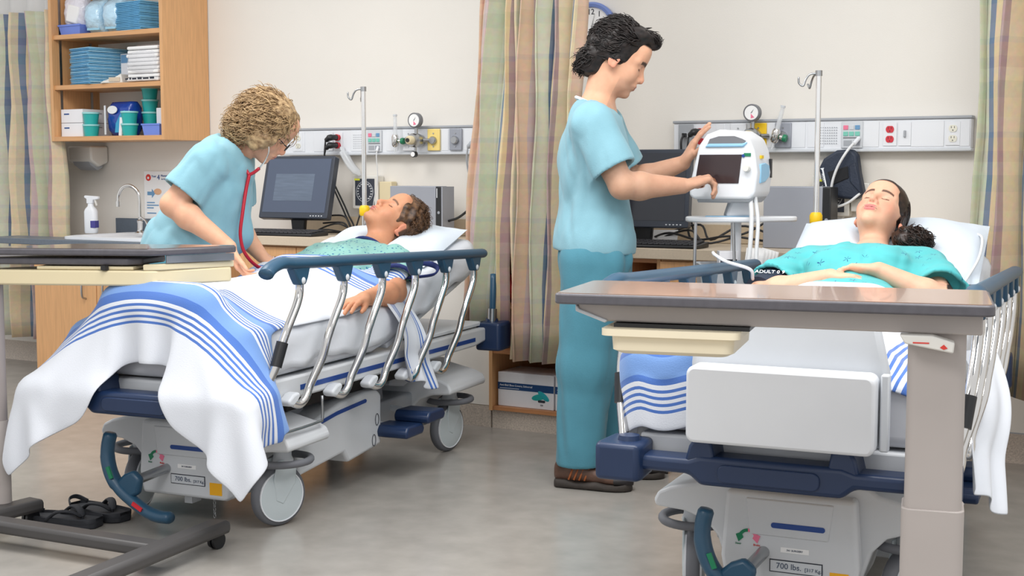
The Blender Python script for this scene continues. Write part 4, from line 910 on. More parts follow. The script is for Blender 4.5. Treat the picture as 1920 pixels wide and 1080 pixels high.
MB().prism([(.035, .085), (.06, .1), (.08, .02), (.09, -.035), (.04, .02)], -.036, -.028, 'Y').build('side_flap', M_cuff, t2, bevel=.004)
MB().prism([(-.085, .075), (-.07, .078), (-.072, .07), (-.055, -.005), (-.06, -.007), (-.078, .068)], -.0335, -.029, 'Y').build('printed_marks', M_inkw, t2)
lettering('ADULT', .012, M_inkw, t2, (-.072, -.032, .035), (90, 75, 0))
t3 = thing('coiled_hose', 'white rubber hose looping from the cuff and call panel on the right wall', 'hose', (0, 0, 0))
MB().tube(spline([(1.685, -.075, 1.29), (1.665, -.13, 1.25), (1.625, -.135, 1.18), (1.60, -.13, 1.1), (1.595, -.12, 1.0), (1.595, -.11, .87)], 7), .0055, 8).build('hose_run', M_tubing, t3, smooth=180)
MB().tube(spline([(1.575, -.11, 1.10), (1.55, -.12, 1.07), (1.56, -.125, 1.03), (1.6, -.13, 1.015), (1.66, -.12, 1.03), (1.715, -.10, 1.075)], 7), .0055, 8).build('hose_loop', M_tubing, t3, smooth=180); MB().tube(spline([(1.565, -.12, 1.05), (1.562, -.12, .95), (1.57, -.11, .86)], 5), .005, 8).build('hose_tail', M_tubing, t3, smooth=180)
MB().cyl((1.69, -.06, 1.30), (1.68, -.1, 1.275), .0085).build('connector', M_white, t3)
# ---------------- figures: signed distance fields meshed with surface nets ----------------
def nrm(v): v = V3(v); return v / np.linalg.norm(v)
def frame(f, u):
    """columns forward, left, up"""
    u = nrm(u); f = V3(f); f = nrm(f - u * np.dot(f, u)); return np.stack([f, np.cross(u, f), u], 1)
class Field:
    def __init__(s): s.ops = []
    def cone(s, a, b, ra, rb=None, k=.02, op='u'):
        a, b = V3(a), V3(b); rb = ra if rb is None else rb; R_ = max(ra, rb)
        s.ops.append((('c', a, b, ra, rb), np.minimum(a, b) - R_, np.maximum(a, b) + R_, k, op)); return s
    def ell(s, c, r, rot=None, k=.02, op='u'):
        c, r = V3(c), V3(r); rot = np.eye(3) if rot is None else rot
        e = np.sqrt(((rot * r) ** 2).sum(1)); s.ops.append((('e', c, r, rot), c - e, c + e, k, op)); return s
    def chain(s, pts, rs, k=.02):
        for i in range(len(pts) - 1): s.cone(pts[i], pts[i + 1], rs[i], rs[i + 1], k)
        return s
    def bounds(s): 
        u = [o for o in s.ops if o[4] == 'u']; return np.min([o[1] for o in u], 0), np.max([o[2] for o in u], 0)
    def eval(s, lo, hi, h, inflate=0):
        n = np.ceil((hi - lo) / h).astype(int) + 1; D = np.full(n, .3, np.float32)
        ax = [lo[i] + h * np.arange(n[i]) for i in range(3)]
        for pr, a, b, k, op in s.ops:
            pad = abs(k) + 2.5 * h + max(inflate, 0)
            i0 = np.clip(np.floor((a - pad - lo) / h).astype(int), 0, n); i1 = np.clip(np.ceil((b + pad - lo) / h).astype(int) + 1, 0, n)
            if np.any(i1 <= i0): continue
            X, Y, Z = [ax[i][i0[i]:i1[i]].astype(np.float32) for i in range(3)]
            X = X[:, None, None]; Y = Y[None, :, None]; Z = Z[None, None, :]
            if pr[0] == 'c':
                _, p, q, ra, rb = pr; d = q - p; L2 = float(d @ d) + 1e-12
                t = np.clip(((X - p[0]) * d[0] + (Y - p[1]) * d[1] + (Z - p[2]) * d[2]) / L2, 0, 1)
                v = np.sqrt((X - p[0] - t * d[0]) ** 2 + (Y - p[1] - t * d[1]) ** 2 + (Z - p[2] - t * d[2]) ** 2) - (ra + (rb - ra) * t)
            else:
                _, c, r, Q = pr; x, y, z = X - c[0], Y - c[1], Z - c[2]
                a_ = [(x * Q[0, i] + y * Q[1, i] + z * Q[2, i]) / r[i] for i in range(3)]
                k0 = np.sqrt(a_[0] ** 2 + a_[1] ** 2 + a_[2] ** 2) + 1e-9; k1 = np.sqrt((a_[0] / r[0]) ** 2 + (a_[1] / r[1]) ** 2 + (a_[2] / r[2]) ** 2) + 1e-9
                v = k0 * (k0 - 1) / k1
            sl = tuple(slice(i0[i], i1[i]) for i in range(3)); S = D[sl]
            if op == 'u':
                v = v - inflate; hh = np.clip(.5 + .5 * (S - v) / k, 0, 1); D[sl] = S * (1 - hh) + v * hh - k * hh * (1 - hh)
            else:
                v = -v; hh = np.clip(.5 - .5 * (S - v) / k, 0, 1); D[sl] = S * (1 - hh) + v * hh + k * hh * (1 - hh)
        return D, ax
def surf(D, lo, h):
    s = D < 0; n = np.array(D.shape); c = {}
    any_ = np.zeros(n - 1, bool); all_ = np.ones(n - 1, bool); O = [(i, j, k) for i in (0, 1) for j in (0, 1) for k in (0, 1)]
    for i, j, k in O:
        q = s[i:n[0] - 1 + i, j:n[1] - 1 + j, k:n[2] - 1 + k]; any_ |= q; all_ &= q
    act = any_ & ~all_; idx = np.full(n - 1, -1); cells = np.argwhere(act); idx[act] = np.arange(len(cells))
    acc = np.zeros((len(cells), 3)); cnt = np.zeros(len(cells))
    val = {o: D[cells[:, 0] + o[0], cells[:, 1] + o[1], cells[:, 2] + o[2]] for o in O}
    for a in O:
        for ax_ in range(3):
            if a[ax_]: continue
            b = list(a); b[ax_] = 1; b = tuple(b); da, db = val[a], val[b]; m = (da < 0) != (db < 0)
            t = da[m] / (da[m] - db[m]); p = np.tile(np.array(a, float), (m.sum(), 1)); p[:, ax_] = t; acc[m] += p; cnt[m] += 1
    V = lo + h * (cells + acc / cnt[:, None]); F = []
    for ax_ in range(3):
        a = [slice(1, n[i] - 1) for i in range(3)]; b = list(a); a[ax_] = slice(0, n[ax_] - 1); b[ax_] = slice(1, n[ax_])
        sa, sb = s[tuple(a)], s[tuple(b)]; e = np.argwhere(sa != sb)
        if not len(e): continue
        off = np.ones(3, int); off[ax_] = 0; g = e + off
        u, w = (ax_ + 1) % 3, (ax_ + 2) % 3
        def C(du, dw): q = g.copy(); q[:, u] -= du; q[:, w] -= dw; return idx[q[:, 0], q[:, 1], q[:, 2]]
        f = np.stack([C(1, 1), C(0, 1), C(0, 0), C(1, 0)], 1); fl = ~sa[tuple(e.T)]; f[fl] = f[fl][:, ::-1]; F.append(f)
    return V, np.concatenate(F)
def relax(V, F, it=1, w=.5):
    for _ in range(it):
        A = np.zeros_like(V); c = np.zeros(len(V))
        for i in range(4):
            a, b = F[:, i], F[:, (i + 1) % 4]
            for k in range(3): A[:, k] += np.bincount(a, V[b, k], len(V)) + np.bincount(b, V[a, k], len(V))
            c += np.bincount(a, minlength=len(V)) + np.bincount(b, minlength=len(V))
        V = V * (1 - w) + w * A / np.maximum(c, 1)[:, None]
    return V
def np_mesh(name, V, F, m, parent, col=None, label=None):
    me = bpy.data.meshes.new(name); me.vertices.add(len(V)); me.vertices.foreach_set('co', V.astype(np.float32).ravel())
    me.loops.add(F.size); me.loops.foreach_set('vertex_index', F.ravel().astype(np.int32)); me.polygons.add(len(F))
    me.polygons.foreach_set('loop_start', np.arange(0, F.size, 4, dtype=np.int32)); me.polygons.foreach_set('loop_total', np.full(len(F), 4, np.int32))
    me.update(calc_edges=True); me.materials.append(m)
    if col is not None:
        a = me.color_attributes.new('Col', 'FLOAT_COLOR', 'POINT'); a.data.foreach_set('color', np.concatenate([col, np.ones((len(V), 1))], 1).astype(np.float32).ravel())
    return finish(name, me, parent, smooth=180, label=label)
def field_mesh(fd, boxes, it=1):
    """boxes: (lo, hi, step); the same field meshed finer where it shows"""
    Vs, Fs, k = [], [], 0
    for lo, hi, h in boxes:
        lo, hi = V3(lo), V3(hi); D, ax = fd.eval(lo, hi, h); V, F = surf(D, lo, h)
        V = relax(V, F, it); Vs.append(V); Fs.append(F + k); k += len(V)
    return np.concatenate(Vs), np.concatenate(Fs)
def folds(P, amp, freq, seed, dirs=5, stretch=(1, 1, 1)):
    g = np.random.default_rng(seed); out = 0; Q = P * np.array(stretch)
    for i in range(dirs):
        d = g.normal(size=3); d /= np.linalg.norm(d); e = g.normal(size=3) * .5
        ph = g.uniform(0, 6.28); out = out + np.sin(freq * g.uniform(.6, 1.5) * (Q @ d) + 1.6 * np.sin(freq * .4 * (Q @ e) + ph) + ph)
    return amp * out / math.sqrt(dirs)
def creases(P, amp, freq, seed, stretch=(1, 1, 1), n=6):
    """cloth creases: soft swells with sharper valleys, stronger in some places than others"""
    g = np.random.default_rng(seed); out = 0; Q = P * np.array(stretch)
    for i in range(n):
        d = g.normal(size=3); d /= np.linalg.norm(d); e = g.normal(size=3); f2 = freq * g.uniform(.7, 1.6); ph = g.uniform(0, 6.28)
        q = f2 * (Q @ d) + 1.8 * np.sin(freq * .35 * (Q @ e) + ph) + ph; w = .5 + .5 * np.sin(freq * .22 * (P @ g.normal(size=3)) + g.uniform(0, 6.28))
        out = out + w * (np.abs(np.sin(q * .5)) - .6)
    return -amp * out
def garment(name, fd, m, parent, h=.006, inflate=.0, planes=(), thick=.014, amp=.004, freq=26, seed=1, it=2, stretch=(1, 1, .55), sleeves=(), neck=None, label=None):
    """cloth = the trunk field swollen, cut off by planes (point, outward normal) and hollow near each opening;
    sleeves (a, b, ra, rb, cut normal) are cut on their own and then melted into the trunk; neck (point, normal, centre, radius)"""
    lo, hi = fd.bounds()
    for a, b, ra, rb, n_ in sleeves: lo = np.minimum(lo, np.minimum(a, b) - max(ra, rb)); hi = np.maximum(hi, np.maximum(a, b) + max(ra, rb))
    lo = lo - inflate - .03; hi = hi + inflate + .03
    D, ax = fd.eval(lo, hi, h, inflate)
    G = np.stack(np.meshgrid(*[a.astype(np.float32) for a in ax], indexing='ij'), -1)
    def fold(D):
        nr = np.abs(D) < .04; g_ = G[nr]; w = np.ones(len(g_))
        for q, n_ in planes: w = np.minimum(w, np.clip(-((g_ - V3(q)) @ nrm(n_)) / .07, .15, 1))
        if amp: D[nr] += creases(g_, amp, freq, seed, stretch) * w
        return D
    def opened(D, q, n_, depth=.07):
        pl = (G - V3(q).astype(np.float32)) @ nrm(n_).astype(np.float32)
        return np.where(pl > -depth, np.maximum(D, -(D + thick)), D), pl
    D = fold(D); S = D
    for q, n_ in planes:
        S2, pl = opened(D, q, n_); S = np.maximum(np.maximum(S, S2), pl)
    for a, b, ra, rb, n_ in sleeves:
        e = Field(); a, b = V3(a), V3(b); e.cone(a, b + (b - a) * .3, ra + inflate, rb + (rb - ra) * .3 + inflate, .01); A, _ = e.eval(lo, hi, h); A = fold(A); A2, pl = opened(A, b, n_, .05); A = np.maximum(A2, pl)
        k = .03; hh = np.clip(.5 + .5 * (S - A) / k, 0, 1); S = S * (1 - hh) + A * hh - k * hh * (1 - hh)
    if neck:
        pl = (G - V3(neck[0]).astype(np.float32)) @ nrm(neck[1]).astype(np.float32); S = np.maximum(S, np.where(np.linalg.norm(G - V3(neck[2]), axis=-1) < neck[3], pl, -1))
    V, F = surf(S, lo, h); V = relax(V, F, it)
    return np_mesh(name, V, F, m, parent, None, label)
# --- head ---
def head_field(fd, o, Q, s=1., female=False):
    o = V3(o)
    def P(x, y, z): return o + Q @ (s * np.array([x, y, z]))
    def E(c, r, k=.012, op='u', rot=None): fd.ell(P(*c), s * V3(r), Q if rot is None else Q @ rot, k * s, op)
    def C(a, b, ra, rb=None, k=.012, op='u'): fd.cone(P(*a), P(*b), s * ra, s * (ra if rb is None else rb), k * s, op)
    E((-.005, 0, .03), (.099, .076, .094))
    E((.032, 0, -.028), (.060, .062, .082), .03)
    E((.036, 0, -.083), (.05, .049 if not female else .045, .036), .03)
    E((.074, 0, -.108), (.019, .02, .015), .022)
    for y in (-1, 1):
        E((.056, .037 * y, -.038), (.027, .024, .028), .022)
        C((.083, .013 * y, .016), (.066, .05 * y, .017), .0125 if not female else .0105, .010, .016)
    E((.072, 0, .055), (.03, .05, .04), .03)
    for y in (-1, 1): E((.1, .031 * y, -.004), (.016, .017, .012), .014, 's')
    for y in (-1, 1):
        E((.0725, .0305 * y, -.003), (.0155, .0165, .0128), .004)
        C((.0868, .020 * y, -.0085), (.0805, .0425 * y, -.0085), .0012, .0012, .003, 's')
    C((.0895, 0, .008), (.109, 0, -.034), .0075, .0115, .014)
    E((.105, 0, -.042), (.013, .0105, .009), .008)
    for y in (-1, 1):
        E((.0965, .0125 * y, -.044), (.010, .0072, .008), .006)
        E((.1035, .0062 * y, -.0525), (.0058, .0036, .005), .003, 's')
    E((.086, 0, -.068), (.018, .028, .016), .014)
    E((.0965, 0, -.0675), (.0080, .0245, .0048), .006); E((.0945, 0, -.078), (.0078, .021, .0052), .006)
    C((.1065, 0, -.0728), (.088, .025, -.0742), .0016, .0010, .003, 's'); C((.1065, 0, -.0728), (.088, -.025, -.0742), .0016, .0010, .003, 's')
    for y in (-1, 1):
        r = Matrix.Rotation(R(14), 3, 'Y'); r = np.array(r)
        E((-.016, .0785 * y, -.012), (.0205, .0075, .034), .006, rot=r); E((-.012, .0875 * y, -.008), (.011, .005, .02), .005, 's', rot=r); E((-.010, .08 * y, -.038), (.009, .006, .010), .006)
    return P
def head_color(V, o, Q, s, skin, lips, brow, hair, blush=0, hairline=None, male=False):
    L = ((V - V3(o)) @ Q) / s; x, y, z = L.T; ay = np.abs(y); c = np.tile(np.array(lin(skin)), (len(V), 1))
    def mixin(w, col): 
        nonlocal c
        w = np.clip(w, 0, 1)[:, None]; c = c * (1 - w) + w * np.array(lin(col))
    front = np.clip((x - .02) / .02, 0, 1)
    if blush: mixin(blush * np.exp(-((ay - .045) / .02) ** 2 - ((z + .04) / .022) ** 2) * front, (226, 120, 100))
    mixin(.35 * np.exp(-((ay) / .012) ** 2 - ((z + .04) / .014) ** 2) * (x > .095), (224, 130, 110))
    mixin(.5 * (np.abs(x + .014) < .03) * (ay > .074) * (np.abs(z + .012) < .05), (228, 140, 118))
    lip = np.maximum(1 - ((y / .0245) ** 2 + ((z + .0675) / .0058) ** 2), 1 - ((y / .0215) ** 2 + ((z + .0785) / .007) ** 2)); mixin(np.clip(lip * 4, 0, .85) * (x > .082), lips)
    mixin(.8 * (np.abs(z + .0732 + .9 * ay ** 2) < .0012) * (ay < .024) * (x > .082), (110, 50, 45))
    bz = .0195 - 9 * (ay - .033) ** 2; mixin(.92 * np.clip(2 - np.abs(z - bz) / (.0028 if not male else .0042), 0, 1) * (ay > .013) * (ay < .052) * (x > .03), brow)
    mixin(.85 * np.clip(2 - np.abs(z + .0105 - 9 * (ay - .031) ** 2) / .0016, 0, 1) * (ay > .018) * (ay < .045) * (x > .062), (46, 30, 26))
    mixin(.25 * np.clip(1.5 - np.abs(z - .004) / .006, 0, 1) * (ay > .018) * (ay < .045) * (x > .06), (210, 160, 150))
    if male: mixin(.22 * np.clip((.0 - z - .055) / .02, 0, 1) * (x > .03), (90, 80, 78))
    if hairline is not None: mixin(np.clip(hairline(x, y, z) / .006, 0, 1), hair)
    return c
def hand(fd, wrist, d, n, side=1, s=1., curl=(.35, .4, .45, .5), thumb=(.5, .3), spread=.06, curl2=None, tc=.25):
    """palm with five fingers: d toward the fingertips, n out of the palm, side +1 puts the thumb at d x n"""
    w = V3(wrist); d = nrm(d); n = nrm(V3(n) - d * np.dot(n, d)); a = side * np.cross(d, n)
    L = .088 * s
    for k, off_ in enumerate((.030, .010, -.010, -.029)):
        base = w + d * L * (1.0, 1.03, 1.0, .93)[k] + a * off_ * s * 1.02
        fd.cone(w + d * .012 * s + a * off_ * .55 * s, base, .0145 * s, .0108 * s, .012)
        ln = (.078, .086, .080, .063)[k] * s; dd = nrm(d + a * spread * (1.5, .5, -.5, -1.6)[k]); p = base; r = (.0092, .0095, .0090, .0080)[k] * s; ang = 0
        c2 = curl2[k] if curl2 else curl[k]
        for j, (fr, cu) in enumerate(((.45, curl[k]), (.31, c2 * 1.2), (.24, c2 * .7))):
            ang += cu; q = p + ln * fr * (dd * math.cos(ang) + n * math.sin(ang)); fd.cone(p, q, r, r * .92, .0035); p = q; r *= .92
    fd.ell(w + d * L * .5 + n * .004, (.05 * s, .038 * s, .014 * s), np.stack([d, a, n], 1), .01)
    t0 = w + d * .022 * s + a * .022 * s + n * .006 * s; td = nrm(d * math.cos(thumb[0]) + a * math.sin(thumb[0]) + n * tc); t1 = t0 + td * .042 * s
    fd.cone(t0, t1, .0155 * s, .0115 * s, .012); td2 = nrm(td + d * thumb[1] + n * .1); t2 = t1 + td2 * .032 * s; fd.cone(t1, t2, .0112 * s, .0098 * s, .004); t3 = t2 + nrm(td2 + d * thumb[1]) * .026 * s; fd.cone(t2, t3, .0098 * s, .0078 * s, .004)
def arm(fd, sh, el, wr, r=(.052, .043, .04, .027), k=.02):
    sh, el, wr = V3(sh), V3(el), V3(wr)
    fd.cone(sh, el, r[0], r[1], k); m = el + (wr - el) * .28; fd.cone(el, m, r[1] * .96, r[2] * 1.08, k); fd.cone(m, wr, r[2] * 1.08, r[3], k)
def skin_mat(name):
    m, nt, N, L, b = nodes_mat(name, .5)
    a = N.new('ShaderNodeVertexColor'); a.layer_name = 'Col'; tc = N.new('ShaderNodeTexCoord')
    no = N.new('ShaderNodeTexNoise'); no.inputs['Scale'].default_value = 45; L.new(tc.outputs['Object'], no.inputs[0])
    mx = N.new('ShaderNodeMix'); mx.data_type = 'RGBA'; mx.blend_type = 'OVERLAY'; mx.inputs[0].default_value = .12; L.new(a.outputs[0], mx.inputs[6]); L.new(no.outputs[0], mx.inputs[7])
    L.new(mx.outputs[2], b.inputs['Base Color']); b.inputs['Subsurface Weight'].default_value = .12; b.inputs['Subsurface Radius'].default_value = (.01, .004, .002); b.inputs['Subsurface Scale'].default_value = 1
    b.inputs['Specular IOR Level'].default_value = .35
    bp = N.new('ShaderNodeBump'); bp.inputs['Strength'].default_value = .06; bp.inputs['Distance'].default_value = .002; L.new(no.outputs[0], bp.inputs['Height']); L.new(bp.outputs[0], b.inputs['Normal'])
    return m
M_skin = skin_mat('skin')
def hair_mat(name, c0, c1, rough=.45):
    m, nt, N, L, b = nodes_mat(name, rough); tc = N.new('ShaderNodeTexCoord'); no = N.new('ShaderNodeTexNoise'); no.inputs['Scale'].default_value = 55; no.inputs['Detail'].default_value = 5
    L.new(tc.outputs['Object'], no.inputs[0]); r = ramp(N, [(.35, c0), (.68, c1)], 'LINEAR'); L.new(no.outputs[0], r.inputs[0]); L.new(r.outputs[0], b.inputs['Base Color'])
    b.inputs['Specular IOR Level'].default_value = .4; return m
def strands(name, roots, flow, n_seg, length, curl_amp, curl_freq, rad, m, parent, seed=1, lift=.0, lenvar=.4, jit=.25):
    """locks that follow the hair mass (roots carry their ellipsoid), waving about it; lift raises the tips"""
    g = np.random.default_rng(seed); b = MB()
    for p, nn, (c, Q, r) in roots:
        p = V3(p).copy(); L = length * (1 + g.uniform(-lenvar, lenvar)); st = L / n_seg; ph = g.uniform(0, 6.28); pts = []; fq = curl_freq * g.uniform(.7, 1.3); am = curl_amp * g.uniform(.5, 1.3); jv = g.normal(size=3) * jit; lf = lift * g.uniform(.3, 1.4)
        for k in range(n_seg + 1):
            t = k / n_seg; l = Q.T @ (p - c) / r; l /= np.linalg.norm(l); base = c + Q @ (l * r); n_ = Q @ nrm(l / r); v = V3(flow(base, n_)) + jv; v = nrm(v - n_ * np.dot(v, n_)); sd = np.cross(v, n_); a = am * min(1, t * 3)
            pts.append(base + sd * a * math.sin(fq * t + ph) + n_ * (a * .6 * math.cos(fq * t + ph) + lf * t * t)); p = base + v * st
        b.tube(pts, [rad * (1 - .7 * (k / n_seg) ** 2) for k in range(n_seg + 1)], 4, caps=False)
    return b.build(name, m, parent, smooth=180)
# ---------------- cloth: a small position-based solver drapes the blankets ----------------
def rbox_push(P, c, h, r):
    """signed distance and outward normal of a rounded box"""
    q = np.abs(P - c) - (h - r); o = np.maximum(q, 0); d = np.linalg.norm(o, axis=-1); ins = q.max(-1)
    sd = np.where(ins > 0, d, np.minimum(ins, 0)) - r
    n = o / np.maximum(d, 1e-9)[..., None]; k = q.argmax(-1); m = ins <= 0
    n[m] = 0; n[m, k[m]] = 1; return sd, n * np.where(P - c < 0, -1, 1)
def capsule_push(P, a, b, r):
    d = b - a; t = np.clip(((P - a) @ d) / (d @ d), 0, 1); v = P - a - t[..., None] * d; l = np.linalg.norm(v, axis=-1); return l - r, v / np.maximum(l, 1e-9)[..., None]
def drape(a0, a1, b0, b1, st, keep, boxes, caps, z0=.95, steps=260, clamp=None, seed=1, damp=.985, hem=None):
    A = np.arange(a0, a1 + 1e-6, st); B = np.arange(b0, b1 + 1e-6, st); U, W = np.meshgrid(A, B, indexing='ij')
    if hem: h_ = hem(U); W = h_ + (W - b0) / (B[-1] - b0) * (B[-1] - h_)
    act = keep(U, W)
    P = np.stack([U, W, np.full_like(U, z0)], -1); g = np.random.default_rng(seed); Rst = P.copy(); P[..., 2] += g.normal(size=U.shape) * .002; O = P.copy(); w = act.astype(float)
    def con(sa, sb, L, k):
        p, q = P[sa], P[sb]; d = q - p; l = np.linalg.norm(d, axis=-1); m = act[sa] & act[sb]; c = np.where(m, k * .5 * (l - L) / np.maximum(l, 1e-9), 0)[..., None] * d
        P[sa] += c; P[sb] -= c
    S = slice; cons = []
    for par in (0, 1):
        n0, n1 = U.shape
        i = np.arange(par, n0 - 1, 2); cons.append(((np.ix_(i, range(n1))), np.ix_(i + 1, range(n1)), st, 1)); j = np.arange(par, n1 - 1, 2); cons.append((np.ix_(range(n0), j), np.ix_(range(n0), j + 1), st, 1))
        cons.append((np.ix_(i, range(n1 - 1)), np.ix_(i + 1, range(1, n1)), st * 2 ** .5, .5)); cons.append((np.ix_(i + 1, range(n1 - 1)), np.ix_(i, range(1, n1)), st * 2 ** .5, .5))
    for par in (0, 1, 2, 3):
        i = np.array([x for x in range(n0 - 2) if x % 4 == par]); j = np.array([x for x in range(n1 - 2) if x % 4 == par])
        cons.append((np.ix_(i, range(n1)), np.ix_(i + 2, range(n1)), 2 * st, .12)); cons.append((np.ix_(range(n0), j), np.ix_(range(n0), j + 2), 2 * st, .12))
    cons = [(a, b, np.linalg.norm(Rst[a] - Rst[b], axis=-1), k) for a, b, _, k in cons]
    for s_ in range(steps):
        v = (P - O) * damp; O = P.copy(); P += v; P[..., 2] -= .0006
        for _ in range(3):
            for c in cons: con(*c)
        for sd, n in [rbox_push(P, V3(c), V3(h), r) for c, h, r in boxes] + [capsule_push(P, V3(a), V3(b), r) for a, b, r in caps]:
            m = (sd < .008); P[m] += n[m] * (.008 - sd[m])[:, None]; O[m] = O[m] * .25 + P[m] * .75
        if clamp: clamp(P, U, W)
        P[..., 2] = np.maximum(P[..., 2], .012)
    return P, U, W, act
def cloth_obj(name, P, U, W, act, m, parent):
    n0, n1 = U.shape; id_ = -np.ones((n0, n1), int); id_[act] = np.arange(act.sum()); b = MB(); b.v = [tuple(p) for p in P[act]]
    for k, q in enumerate(zip(U[act], W[act])): b.uv[k] = q
    a, c, d, e = id_[:-1, :-1], id_[1:, :-1], id_[1:, 1:], id_[:-1, 1:]; ok = (a >= 0) & (c >= 0) & (d >= 0) & (e >= 0)
    b.f = [tuple(int(x) for x in r) for r in np.stack([a[ok], c[ok], d[ok], e[ok]], -1)]; b.m = [0] * len(b.f)
    return b.build(name, m, parent, smooth=180, solid=.005, sub=1)
M_blank1 = make_towel_stripes('striped_flannel_a', 1, wide_band(-.045) + band(.86)); M_blank2 = make_towel_stripes('striped_flannel_b', 0, band(-.50) + band(.24))
M_corner = make_towel_stripes('striped_flannel_c', 0, [(.025, .031, (72, 112, 186)), (.037, .043, (72, 112, 186)), (.05, .058, (72, 112, 186)), (.16, .166, (72, 112, 186)), (.172, .178, (72, 112, 186))])
(u_, v_, _), an = BED[1]
t = thing('blanket', 'white flannel blanket with blue stripe bands draped over the left stretcher foot', 'blanket', (u_, v_, 0), an)
def keep1(U, W):
    a = np.abs(U); return ~((a > .37) & (W > .20)) & ((a < .4) | (a < .70 - .4 * np.maximum(W, 0)))
def hem1(U): q = np.clip((np.abs(U) - .09) / .24, 0, 1); return -.17 - .125 * q * q * (3 - 2 * q)
def pin1(P, U, W):
    m = (W > .26) & (np.abs(U) < .36); P[m, 0] = U[m] * .985; P[m, 1] = W[m]
P, U, W, act = drape(-.67, .69, -.17, 1.14, .024, keep1,
    [((0, .60, .59), (.35, .54, .085), .03), ((0, .95, .46), (.37, 1.0, .05), .02), ((0, 1.45, .70), (.34, .36, .1), .04), ((0, -.0, .45), (.38, .07, .045), .02), ((.375, .0, .45), (.07, .09, .055), .02), ((-.375, .0, .45), (.07, .09, .055), .02)],
    [((-.14, .09, .735), (.15, .09, .735), .075), ((-.09, .15, .70), (-.09, .9, .72), .065), ((.10, .15, .70), (.09, .9, .72), .065), ((-.08, .95, .735), (.08, .95, .735), .108)], z0=.86, steps=240, clamp=pin1, hem=hem1)
cloth_obj('blanket_cloth', P, U, W, act, M_blank1, t)
def corner_strip(t, top, bot, w0, w1, m, n=16, k=12, wob=.02, point=.0, out=1, wd=(0, 1)):
    P, Uv = [], []
    for i in range(n + 1):
        f = i / n; c = V3(top) * (1 - f) + V3(bot) * f; w = w0 + (w1 - w0) * f; row, ur = [], []
        for j in range(k + 1):
            s = j / k - .5; row.append((c[0] + s * w * wd[0] + out * wob * math.sin(j * 1.1 + f * 2) * f + out * .03 * math.sin(PI * min(1, f * 1.5)) , c[1] + s * w * wd[1], c[2] - (point * s * 2 * f) - .01 * math.sin(j * .9) * f)); ur.append(((s + .5) * .2, f * .4))
        P.append(row); Uv.append(ur)
    b = MB(); b.grid(P, uv=Uv); return b.build('hanging_corner', m, t, smooth=180, solid=.005, sub=1)
corner_strip(t, (.355, 1.0, .685), (.405, 1.12, .36), .15, .23, M_corner, point=.04)
(u_, v_, _), an = BED[2]
t = thing('blanket', 'white blanket with blue stripes over the legs on the right stretcher', 'blanket', (u_, v_, 0), an)
def keep2(U, W): return ~((U > .37) & (W > .22)) & ~((U < -.37) & (W > .52))
def pin2(P, U, W):
    np.maximum(P[..., 1], .046, out=P[..., 1]); m = (W > .3) & (np.abs(U) < .36); P[m, 0] = U[m] * .985; P[m, 1] = W[m]
P, U, W, act = drape(-.585, .52, .03, .97, .026, keep2,
    [((0, .60, .59), (.35, .54, .085), .03), ((0, .95, .46), (.37, 1.0, .05), .02), ((0, 1.45, .70), (.34, .36, .1), .04), ((-.375, .0, .45), (.07, .09, .055), .02)],
    [((-.10, .15, .66), (-.10, .2, .76), .05), ((.10, .16, .66), (.12, .2, .76), .05), ((-.10, .2, .70), (-.10, .9, .72), .07), ((.10, .2, .70), (.09, .9, .72), .07), ((-.08, .86, .722), (.08, .86, .722), .106), ((-.28, .8, .70), (-.3, .75, .76), .05)], z0=.9, steps=200, clamp=pin2)
cloth_obj('blanket_cloth', P, U, W, act, M_blank2, t)
corner_strip(t, (.39, .85, .66), (.455, .5, .30), .13, .12, M_sheet, point=.05, wob=.012, wd=(.65, .76))
M_fold = make_towel_stripes('striped_flannel_d', 1, band(-.06))
path = spline([(-.0, .26, .70), (-.0, .2, .745), (0, .12, .745), (0, .06, .72), (0, .043, .66), (0, .038, .60), (0, .034, .525)], 5); L_ = [0]
for k in range(1, len(path)): L_.append(L_[-1] + float(np.linalg.norm(path[k] - path[k - 1])))
b = MB(); b.grid([[(-.415 + .225 * j / 10 - .02 * math.sin(i * .12) * (1 - j / 10), p[1] + .006 * math.sin(j * 1.3) * (p[2] < .66) + (.06 if j == 0 else .02 if j == 1 else 0), p[2] + .012 * math.sin(j * .7 + 1) - (.05 * (1 - j / 3) if j < 3 else 0)) for j in range(11)] for i, p in enumerate(path)], uv=[[(j * .02, L_[i] - .2) for j in range(11)] for i in range(len(path))]); b.build('foot_fold', M_fold, t, smooth=180, solid=.005, sub=1)
